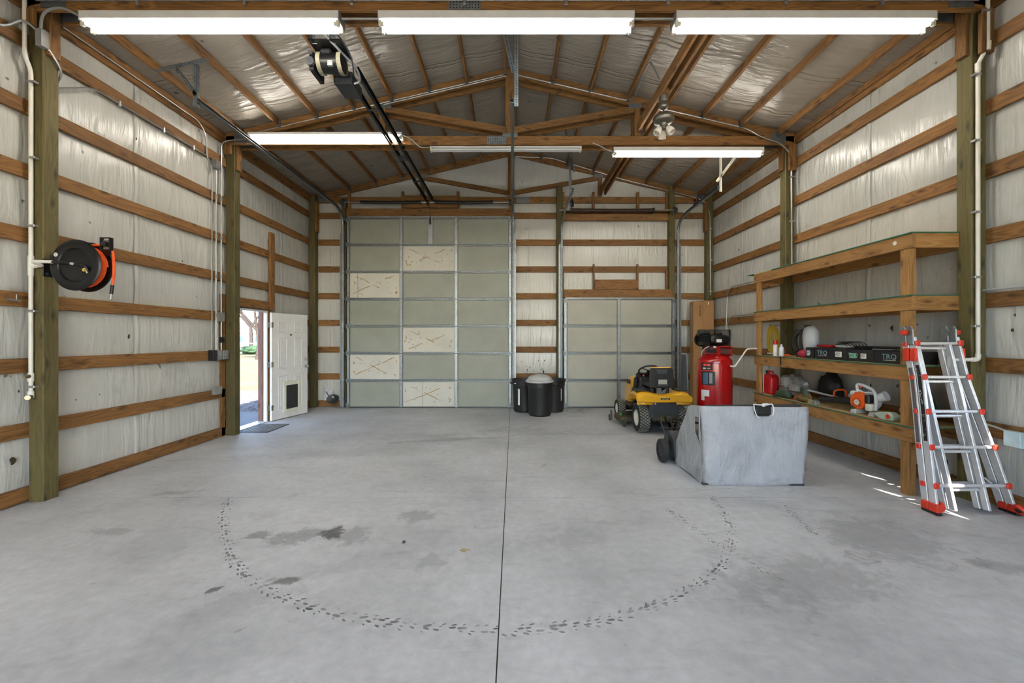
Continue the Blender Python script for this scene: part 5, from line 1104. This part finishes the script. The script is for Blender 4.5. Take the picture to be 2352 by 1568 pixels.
MB().box(-.246, -.236, .80, 1.0, .70, .78).build('hood_vent', BLK, mw, bevel=.008); MB().prism([(.52, .40), (.74, .42), (.70, .60), (.60, .70), (.56, .84), (.52, .86)], 'yz', -.248, -.19).build('hood_trim', BLK, mw, bevel=.01); MB().box(-.252, -.248, .60, .625, .52, .60).build('lever_label', LBL, mw)
# mowing deck
dk = MB().prism([(-.50, .42), (-.56, .56), (-.54, .78), (-.40, .98), (-.10, 1.04), (.20, 1.04), (.50, .92), (.58, .72), (.52, .46), (.2, .38), (-.2, .38)], 'xy', .07, .17); dk.build('mowing_deck', plain('deck_paint_dusty', (74, 64, 42), .7, 0, .3), mw, bevel=.03, seg=2)
for s in (-1, 1): MB().lathe([(.0, .02), (.10, .02), (.11, .01), (.11, 0), (0, 0)], 18, Matrix.Translation((s*.33, .70, .17))).build('spindle_cover', BLK, mw, True)
for x, y in ((-.47, .36), (-.58, .93), (.52, .36)): MB().lathe([(.0, -.02), (.055, -.02), (.062, -.01), (.062, .01), (.055, .02), (0, .02)], 18, Matrix.Translation((x, y, .062)) @ Matrix.Rotation(R(90), 4, 'Y')).bar((x+.03, y, .06), (x+.03, y+.06, .18), .012, .03, (1, 0, 0)).build('gauge_wheel', plain('dusty_wheel', (70, 68, 52), .8, 0, .2), mw, True)
MB().box(-.52, -.48, .50, .53, .17, .22).build('wash_port', plain('port_green', (30, 120, 70), .5), mw)

# ------------------------------------------------------------------ air compressor
ac = thing('air_compressor', 'tall red upright air compressor with black pump on top', 'air compressor', (3.36, 6.80, 0))
MB().lathe([(0, .14), (.10, .145), (.20, .18), (.262, .27), (.268, .32), (.268, 1.13), (.262, 1.19), (.22, 1.255), (.12, 1.295), (0, 1.30)], 48).build('tank', RED, ac, True)
for k in range(3): a = R(30+120*k); MB().bar((.17*math.cos(a), .17*math.sin(a), .22), (.24*math.cos(a), .24*math.sin(a), 0), .09, .012).build('leg', RED, ac)
MB().box(-.10, .19, -.20, .20, 1.405, 1.42).box(-.10, -.085, -.20, .20, 1.26, 1.42).box(.175, .19, -.20, .20, 1.26, 1.42).box(-.10, .0, -.20, -.188, 1.27, 1.42).build('platform', RED, ac, bevel=.004)
mt = Matrix.Translation((.015, -.08, 1.52)) @ Matrix.Rotation(R(90), 4, 'Y')
MB().lathe([(.02, -.15), (.08, -.145), (.09, -.11), (.09, .12), (.08, .15), (.02, .155)], 24, mt).build('motor', BLKM, ac, True); MB().box(-.02, .08, -.12, -.03, 1.60, 1.65).build('capacitor_cover', BLK, ac, bevel=.015); MB().box(-.05, .035, -.172, -.166, 1.485, 1.535).build('motor_plate', LBL, ac)
pm = MB().box(-.25, -.13, -.12, .06, 1.44, 1.60)
for k in range(6): pm.box(-.275, -.105, -.14, .08, 1.50+k*.017, 1.507+k*.017)
pm.box(-.22, -.16, -.1, .0, 1.60, 1.66).build('pump', BLKM, ac, bevel=.004)
MB().lathe([(0, -.04), (.052, -.04), (.055, -.02), (.055, .04), (.04, .05), (0, .05)], 20, Matrix.Translation((-.25, -.06, 1.64)) @ Matrix.Rotation(R(90), 4, 'Y')).cyl((-.2, -.06, 1.64), (-.12, -.06, 1.645), .045, n=14).build('air_filter', BLK, ac, True)
MB().lathe([(.04, -.015), (.115, -.015), (.12, 0), (.115, .015), (.04, .015)], 28, Matrix.Translation((-.17, .10, 1.53)) @ Matrix.Rotation(R(90), 4, 'X')).build('flywheel', BLKM, ac, True)
m_, n__, l__, b__ = base('belt_guard_mesh'); b__.inputs['Base Color'].default_value = lin((40, 40, 40)); b__.inputs['Alpha'].default_value = .5
gd = MB().box(-.12, .34, .16, .17, 1.36, 1.69).build('belt_guard', m_, ac); MB().box(-.125, .345, .155, .175, 1.685, 1.695).box(.335, .345, .155, .175, 1.36, 1.69).box(-.125, -.115, .155, .175, 1.36, 1.69).build('guard_frame', BLK, ac)
MB().box(-.22, -.08, -.24, -.15, 1.32, 1.37).cyl((-.20, -.24, 1.35), (-.20, -.28, 1.35), .018, n=10).cyl((-.12, -.22, 1.36), (-.12, -.22, 1.42), .012, n=8).cyl((-.18, -.2, 1.37), (-.18, -.2, 1.43), .018, n=10).build('pressure_switch', BLK, ac, bevel=.004)
MB().box(-.13, -.09, -.24, -.22, 1.40, 1.425).build('switch_tag', LBL, ac); MB().tube(curve_pts([(-.19, -.22, 1.42), (-.25, -.21, 1.39), (-.285, -.18, 1.33), (-.285, -.15, 1.26)], 6), .007, 6).build('air_line', LGREY, ac, True)
def wrap(name, a0, a1, z0, z1, mat, r=.2695, parent=ac):
    b = MB(); N = 8; V = []
    for i in range(N+1):
        a = R(a0+(a1-a0)*i/N); V += [(r*math.cos(a), r*math.sin(a), z0), (r*math.cos(a), r*math.sin(a), z1)]
    return b.add(V, [(2*i, 2*i+2, 2*i+3, 2*i+1) for i in range(N)]).build(name, mat, parent)
o = wrap('brand_label', 200, 238, 1.04, 1.16, LBLK); wrap('label_text', 206, 232, 1.105, 1.14, TXTR, .2702, o); wrap('label_text', 206, 216, 1.055, 1.078, LBL, .2702, o); wrap('label_text', 220, 232, 1.055, 1.078, GREY, .2702, o)
text('label_word', 'PRO', .042, (-.262*math.sin(R(51)), -.272*math.cos(R(51))-.004, 1.122), (R(90), 0, R(-51)), LBL, ac, .0004)
o = wrap('instruction_label', 200, 246, .80, 1.02, LBLK); wrap('label_picture', 206, 224, .815, 1.0, BLUL, .2702, o); wrap('label_picture', 228, 238, .83, 1.0, GREY, .2702, o)
wrap('warning_label', 198, 228, .62, .72, LBL); wrap('warning_label', 199, 212, .55, .62, LBL); wrap('flag_mark', 243, 262, 1.165, 1.178, LBL, .2696)
MB().cyl((.10, -.245, 1.115), (.105, -.285, 1.115), .024, n=14).build('outlet_bung', RED, ac, True)
pipe('air_pipe', 'slanting white air line from the compressor to the shelves', 'pipe', [(3.466, 6.51, 1.115), (3.53, 6.50, 1.10), (3.76, 6.56, 1.38), (3.86, 6.58, 1.385), (3.93, 6.585, 1.385)], .012, PVC, None, .03)

# ------------------------------------------------------------------ bins
def bin_(label, x, y, lid, rz=0):
    t = thing('dustbin', label, 'dustbin', (x, y, 0), rz, 'black plastic bins between the garage doors')
    MB().lathe([(0, 0), (.205, 0), (.215, .012), (.232, .44), (.236, .445), (.238, .50), (.242, .505), (.246, .56), (.252, .565), (.258, .655), (.272, .66), (.274, .685), (.262, .69), (.250, .66), (.225, .03), (0, .02)], 40).build('body', BLK, t, True)
    for s in (-1, 1):
        MB().tube(round_path([(s*.255, -.06, .60), (s*.30, -.06, .60), (s*.30, .06, .60), (s*.255, .06, .60)], .02), .011, 8).build('handle', BLK, t, True)
    if lid: MB().lathe([(.272, .668), (.284, .672), (.286, .70), (.270, .715), (.252, .722), (.238, .755), (.20, .79), (.14, .815), (.07, .828), (0, .832)], 40).build('lid', LGREY, t, True)
    else:
        wrap('side_label', 236, 246, .16, .56, LBL, .243, t); wrap('side_label', 186, 190, .25, .5, LBL, .246, t); MB().box(-.215, -.18, -.20, -.175, .60, .615).build('handle_clip', LBL, t)
    return t
bin_('black dustbin with a domed grey lid between the garage doors', .585, 8.36, True); bin_('open black dustbin beside the tall garage door', .285, 8.83, False); b_ = bin_('open black dustbin beside the short garage door', .90, 8.83, False, R(120))

# ------------------------------------------------------------------ cartons, screen, mat, small floor things
def tall_box(label, x0, x1, y0, y1, h, txt):
    t = thing('tall_carton', label, 'carton', ((x0+x1)/2, (y0+y1)/2, 0), 0, 'tall cartons by the far corner'); w, d = (x1-x0)/2, (y1-y0)/2
    MB().box(-w, w, -d, d, 0, h).build('carton', CARD, t, bevel=.004); MB().box(-w+.002, w-.002, -d-.0006, -d, h-.012, h-.006).build('flap_seam', plain('carton_shadow_line', (110, 78, 46), .9), t)  # darker brown line drawn along the top flap seam
    if txt:
        text('carton_print', 'SYLVANIA', .055, (w*.42, -d-.0012, h-.21), (R(90), R(90), 0), TXTB, t, .0004); MB().box(-w-.0005, -w, -d*.6, d*.3, h-.9, h-.1).build('tape', GREY, t)
    else: MB().box(-.01, .01, -d-.0006, -d, h-.10, h-.04).build('torn_spot', LBL, t)
    return t
tall_box('tall brown tube carton with black lettering by the door post', 3.98, 4.19, 9.03, 9.22, 2.36, True); tall_box('tall plain brown carton standing in the far corner', 4.20, 4.44, 9.05, 9.24, 2.385, False)
t = thing('window_screen', 'framed grey window screen leaning beside the tall carton', 'window screen', (3.885, 9.30, 0)); M = Matrix.Rotation(R(-4), 4, 'X')
b = MB(); w = .11
for q in ((-w, -w+.02, 0, 1.21), (w-.02, w, 0, 1.21), (-w, w, 0, .02), (-w, w, 1.19, 1.21)): b.box(q[0], q[1], -.006, .006, q[2], q[3], M)
b.build('frame', ALU, t); MB().box(-w+.02, w-.02, -.001, .001, .02, 1.19, M).build('mesh', plain('screen_mesh', (92, 96, 98), .7), t)
mt_ = thing('doormat', 'grey ribbed doormat at the open walk door', 'doormat', (-4.24, 7.13, 0)); MB().box(-.26, .26, -.33, .33, 0, .008).build('backing', DGREY, mt_, bevel=.003)
b = MB()
for i in range(17):
    for j in range(13):
        x, y = -.24+.48*(j+.5)/13, -.31+.62*(i+.5)/17; a = .7 if (i+j) % 2 else -.7; d = Vector((math.cos(a), math.sin(a), 0))*.019; b.bar(Vector((x, y, .010))-d, Vector((x, y, .010))+d, .009, .006)
tag(b.build('ribs', GREY, mt_), kind='stuff')
t = thing('scoop', 'dark scoop propped on torn plastic film in the far corner', 'scoop', (-4.02, 9.36, .145)); MB().lathe([(0, 0), (.09, .01), (.13, .03), (.14, .05), (.13, .048), (.08, .02), (0, .012)], 24, Matrix.Translation((0, .0, .02)) @ Matrix.Rotation(R(62), 4, 'X') @ Matrix.Diagonal((1.0, .8, 1, 1))).build('pan', DGREY, t, True); MB().tube([(-.10, .01, .08), (-.17, .02, .20)], .012, 8).build('handle', DGREY, t)
b = MB(); V = []
for i in range(9):
    for j in range(9): u, v = i/8, j/8; V.append((-.23+.34*u*(1-.4*v)+.02*wr(u*6, v*6, 1), .015+.03*wr(u*5, v*5, 2)-.03*v*0, .0+.42*v*(1-.5*u)+.0))
b.add(V, [(i*9+j, i*9+j+1, (i+1)*9+j+1, (i+1)*9+j) for i in range(8) for j in range(8)]); b.build('plastic_film', plain('pale_film', (196, 198, 200), .25), t, 'all')
t = thing('dry_leaf', 'small dry yellow leaf on the concrete by the floor joint', 'leaf', fl(1066, 1264)); b = MB().prism([(-.03, 0), (-.01, .018), (.012, .015), (.03, .004), (.014, -.012), (-.012, -.014)], 'xy', .003, .006); b.build('blade', plain('dry_leaf_tan', (170, 150, 96), .8), t); MB().tube([(.03, .004, .004), (.046, .010, .006)], .0015, 5).build('stalk', plain('leaf_stalk', (120, 96, 60), .8), t)
t = thing('pebble', 'tiny dark pebble on the concrete left of the dry leaf', 'pebble', fl(928, 1246)); b = MB().ball((0, 0, .008), .012, .010, .009, 10, 7); b.build('pebble_body', DGREY, t, True)
t = thing('broom_hook', 'small black broom hook on the low girt above the bins', 'hook', (.735, 9.40, .76)); MB().box(-.015, .015, -.02, .0, .0, .07).build('clip', BLK, t, bevel=.004); MB().ball((0, -.012, .085), .012).build('pin', LBL, t)
b = MB(); r3 = random.Random(9)
for k in range(60):
    c = Vector(fl(1300+r3.uniform(0, 60), 940+r3.uniform(-2, 8))); a = r3.uniform(0, 6.28); d = Vector((math.cos(a), math.sin(a), 0))*r3.uniform(.03, .10); b.tube([c+Vector((0, 0, .003)), c+d+Vector((0, 0, .006))], .0018, 4)
tag(b.build('straw_litter', plain('straw', (120, 108, 78), .9)), 'thin scatter of dried grass beside the bins', 'straw', kind='stuff')
# punctures in the vinyl where the fibre shows
b = MB(); r3 = random.Random(21)
def tear(p, ax, r):
    P_ = Vector(p); u, v = (Vector((1, 0, 0)), Vector((0, 0, 1))) if ax == 'y' else (Vector((0, 1, 0)), Vector((0, 0, 1))); n = 9
    b.add([P_+(u*math.cos(2*math.pi*k/n)*.6+v*math.sin(2*math.pi*k/n))*r*r3.uniform(.35, 1.1) for k in range(n)], [tuple(range(n))])
for p, r in (((-4.545, 4.95, 1.57), .035), ((-4.545, 5.05, 3.98), .03), ((-4.545, 6.0, 2.15), .015), ((-4.545, 5.75, 2.62), .02), ((-4.545, 6.1, 4.42), .03), ((-4.545, 4.35, .9), .012), ((-4.545, 4.6, .92), .012), ((-4.545, 3.80, .42), .05), ((-4.545, 3.85, 1.05), .02)): tear(p, 'x', r)
for p, r in (((4.545, 3.72, 1.62), .022), ((4.545, 3.70, 1.75), .02), ((4.545, 4.9, 1.66), .05), ((4.545, 5.2, .95), .03), ((4.545, 4.6, 1.7), .015), ((4.545, 4.3, 2.6), .012)): tear(p, 'x', r)
for k in range(14): tear((r3.uniform(.15, .95), 9.412, r3.uniform(.75, 1.2)), 'y', r3.uniform(.008, .025))
for p, r in (((.35, 9.41, 4.05), .02), ((2.9, 9.41, 4.1), .03), ((3.0, 9.41, 2.75), .02), ((.25, 9.41, 5.1), .03), ((3.9, 9.41, 3.45), .02), ((.5, 9.41, 2.2), .012)): tear(p, 'y', r)
tr = b.build('blanket_punctures', plain('torn_fibre', (64, 56, 40), .95, 0, .3), wbk); tag(tr, kind='stuff')

# ------------------------------------------------------------------ outside, seen through the walk door
MB_ = MB().box(-200, 200, -60, 300, -.30, -.16)
def ground(name, rgb1, rgb2, scale):
    m, n, l, b = base(name); t = tnode(n, 'ShaderNodeTexNoise', scale=scale, detail=6.0, rough=.7); l.new(objvec(n, l, (1, 1, 1), False), t.inputs['Vector']); l.new(ramp(n, l, t.outputs[0], [(.35, lin(rgb1)), (.65, lin(rgb2))]), b.inputs['Base Color']); b.inputs['Roughness'].default_value = .95; return m
tag(MB_.build('ground', ground('dry_lawn', (92, 83, 56), (126, 114, 80), .6)), kind='structure')
tag(MB().box(-6.6, -4.66, 5.2, 8.9, -.15, -.03).build('path', plain('weathered_path', (104, 104, 106), .9, 0, .15, 3)), kind='structure')
gv = tag(MB().box(-60, -4.7, 8.9, 13.0, -.16, -.09).box(-60, -6.6, -4, 8.9, -.16, -.09).build('gravel_bed', ground('gravel_grey', (66, 65, 66), (118, 117, 118), 22)), kind='structure')
b = MB(); r3 = random.Random(3)
for k in range(2600):
    y = r3.uniform(8.95, 12.9); x = -.66*(y-.0)+r3.uniform(-1.3, 1.1); s_ = r3.uniform(.018, .05)
    if x > -5.0: continue
    b.add([(x+s_*math.cos(a)*r3.uniform(.7, 1.1), y+s_*math.sin(a), -.092) for a in (0, 1.5, 3.0, 4.6)]+[(x, y, -.09+s_*.8)], [(0, 1, 4), (1, 2, 4), (2, 3, 4), (3, 0, 4)])
tag(b.build('gravel', ground('gravel_stone', (72, 71, 74), (130, 128, 130), 9), gv), kind='stuff')
t = thing('paddock_fence', 'pale rail fence across the far side of the dry lawn', 'fence', (-30, 46, -.16)); WF = plain('fence_white', (150, 150, 146), .6)
for k in range(12): MB().box(-.06, .06, -.06, .06, 0, 1.3).build('post', WF, t).location = (-12+3*k, 0, 0)
for z in (.4, .8, 1.2): MB().box(-12.5, 21.5, -.02, .02, z-.06, z+.06).build('rail', WF, t)
t = thing('neighbour_house', 'pale house with low roof far beyond the fence', 'house', (-66, 104, -.16)); MB().box(-7, 7, -4, 4, 0, 3.2).build('wall', plain('pale_stucco', (214, 206, 194), .8), t); MB().prism([(-8, 3.2), (8, 3.2), (0, 5.6)], 'xz', -4.6, 4.6).build('roof', plain('pale_shingle', (196, 184, 172), .8), t)
for x in (-4, 0, 4): MB().box(x-.6, x+.6, -4.03, -3.98, 1, 2.3).build('window', BLUL, t)
BARK = plain('bark_grey', (62, 54, 50), .9, 0, .3); LEAF = plain('autumn_leaf', (128, 104, 66), .8, 0, .3)
def tree(label, loc, h, seed, mat):
    t = thing('tree', label, 'tree', loc); rr_ = random.Random(seed); w = MB(); lf = MB()
    def grow(p, d, L, r, lev):
        q = p+d*L; w.tube([p, (p+q)/2+Vector((rr_.uniform(-.06, .06)*L, 0, rr_.uniform(-.04, .04)*L)), q], [r, r*.85, r*.7], 5)
        if lev == 0:
            for k in range(13):
                c = q+Vector((rr_.gauss(0, .45), rr_.gauss(0, .45), rr_.gauss(0, .4))); a = Vector((rr_.uniform(-1, 1), rr_.uniform(-1, 1), rr_.uniform(-1, 1))).normalized()*rr_.uniform(.05, .11); e = a.orthogonal().normalized()*a.length*.6
                lf.add([c-a, c+e, c+a, c-e], [(0, 1, 2, 3)])
            return
        for k in range(3): grow(q, (d+Vector((rr_.uniform(-.9, .9), rr_.uniform(-.9, .9), rr_.uniform(-.25, .6)))).normalized(), L*rr_.uniform(.62, .82), r*.62, lev-1)
    grow(Vector((0, 0, 0)), Vector((0, 0, 1)), h*.26, h*.022, 5)
    w.build('trunk', BARK, t, True); tag(lf.build('leaves', mat, t), kind='stuff')
tree('bare-branched tree with tan leaves beyond the lawn', (-21.0, 34, -.16), 9, 2, LEAF); tree('second thin tree with pale leaves further past the fence', (-33, 52, -.16), 12, 5, plain('pale_leaf', (140, 126, 98), .8, 0, .3)); tree('yellow green tree close to the fence', (-29, 41, -.16), 9, 8, plain('yellow_green_leaf', (96, 108, 62), .8, 0, .3))
b = heap('shrub', 'low green shrub at the foot of the fence', 'shrub', (-26.5, 45, -.16), 3.2, .8, .55, plain('shrub_green', (54, 80, 52), .9, 0, .3), 1.0, .25, ('foliage',)); MB().cyl((0, 0, 0), (0, 0, .4), .06, n=6).build('stem', BARK, b)

# printed lettering as plain meshes
bpy.context.view_layer.update(); dg = bpy.context.evaluated_depsgraph_get()
for o in TEXTS:
    me = bpy.data.meshes.new_from_object(o.evaluated_get(dg)); q = bpy.data.objects.new('lettering', me); COL.objects.link(q); q.parent = o.parent
    q.location = o.location; q.rotation_euler = o.rotation_euler; q.scale = o.scale; bpy.data.objects.remove(o)
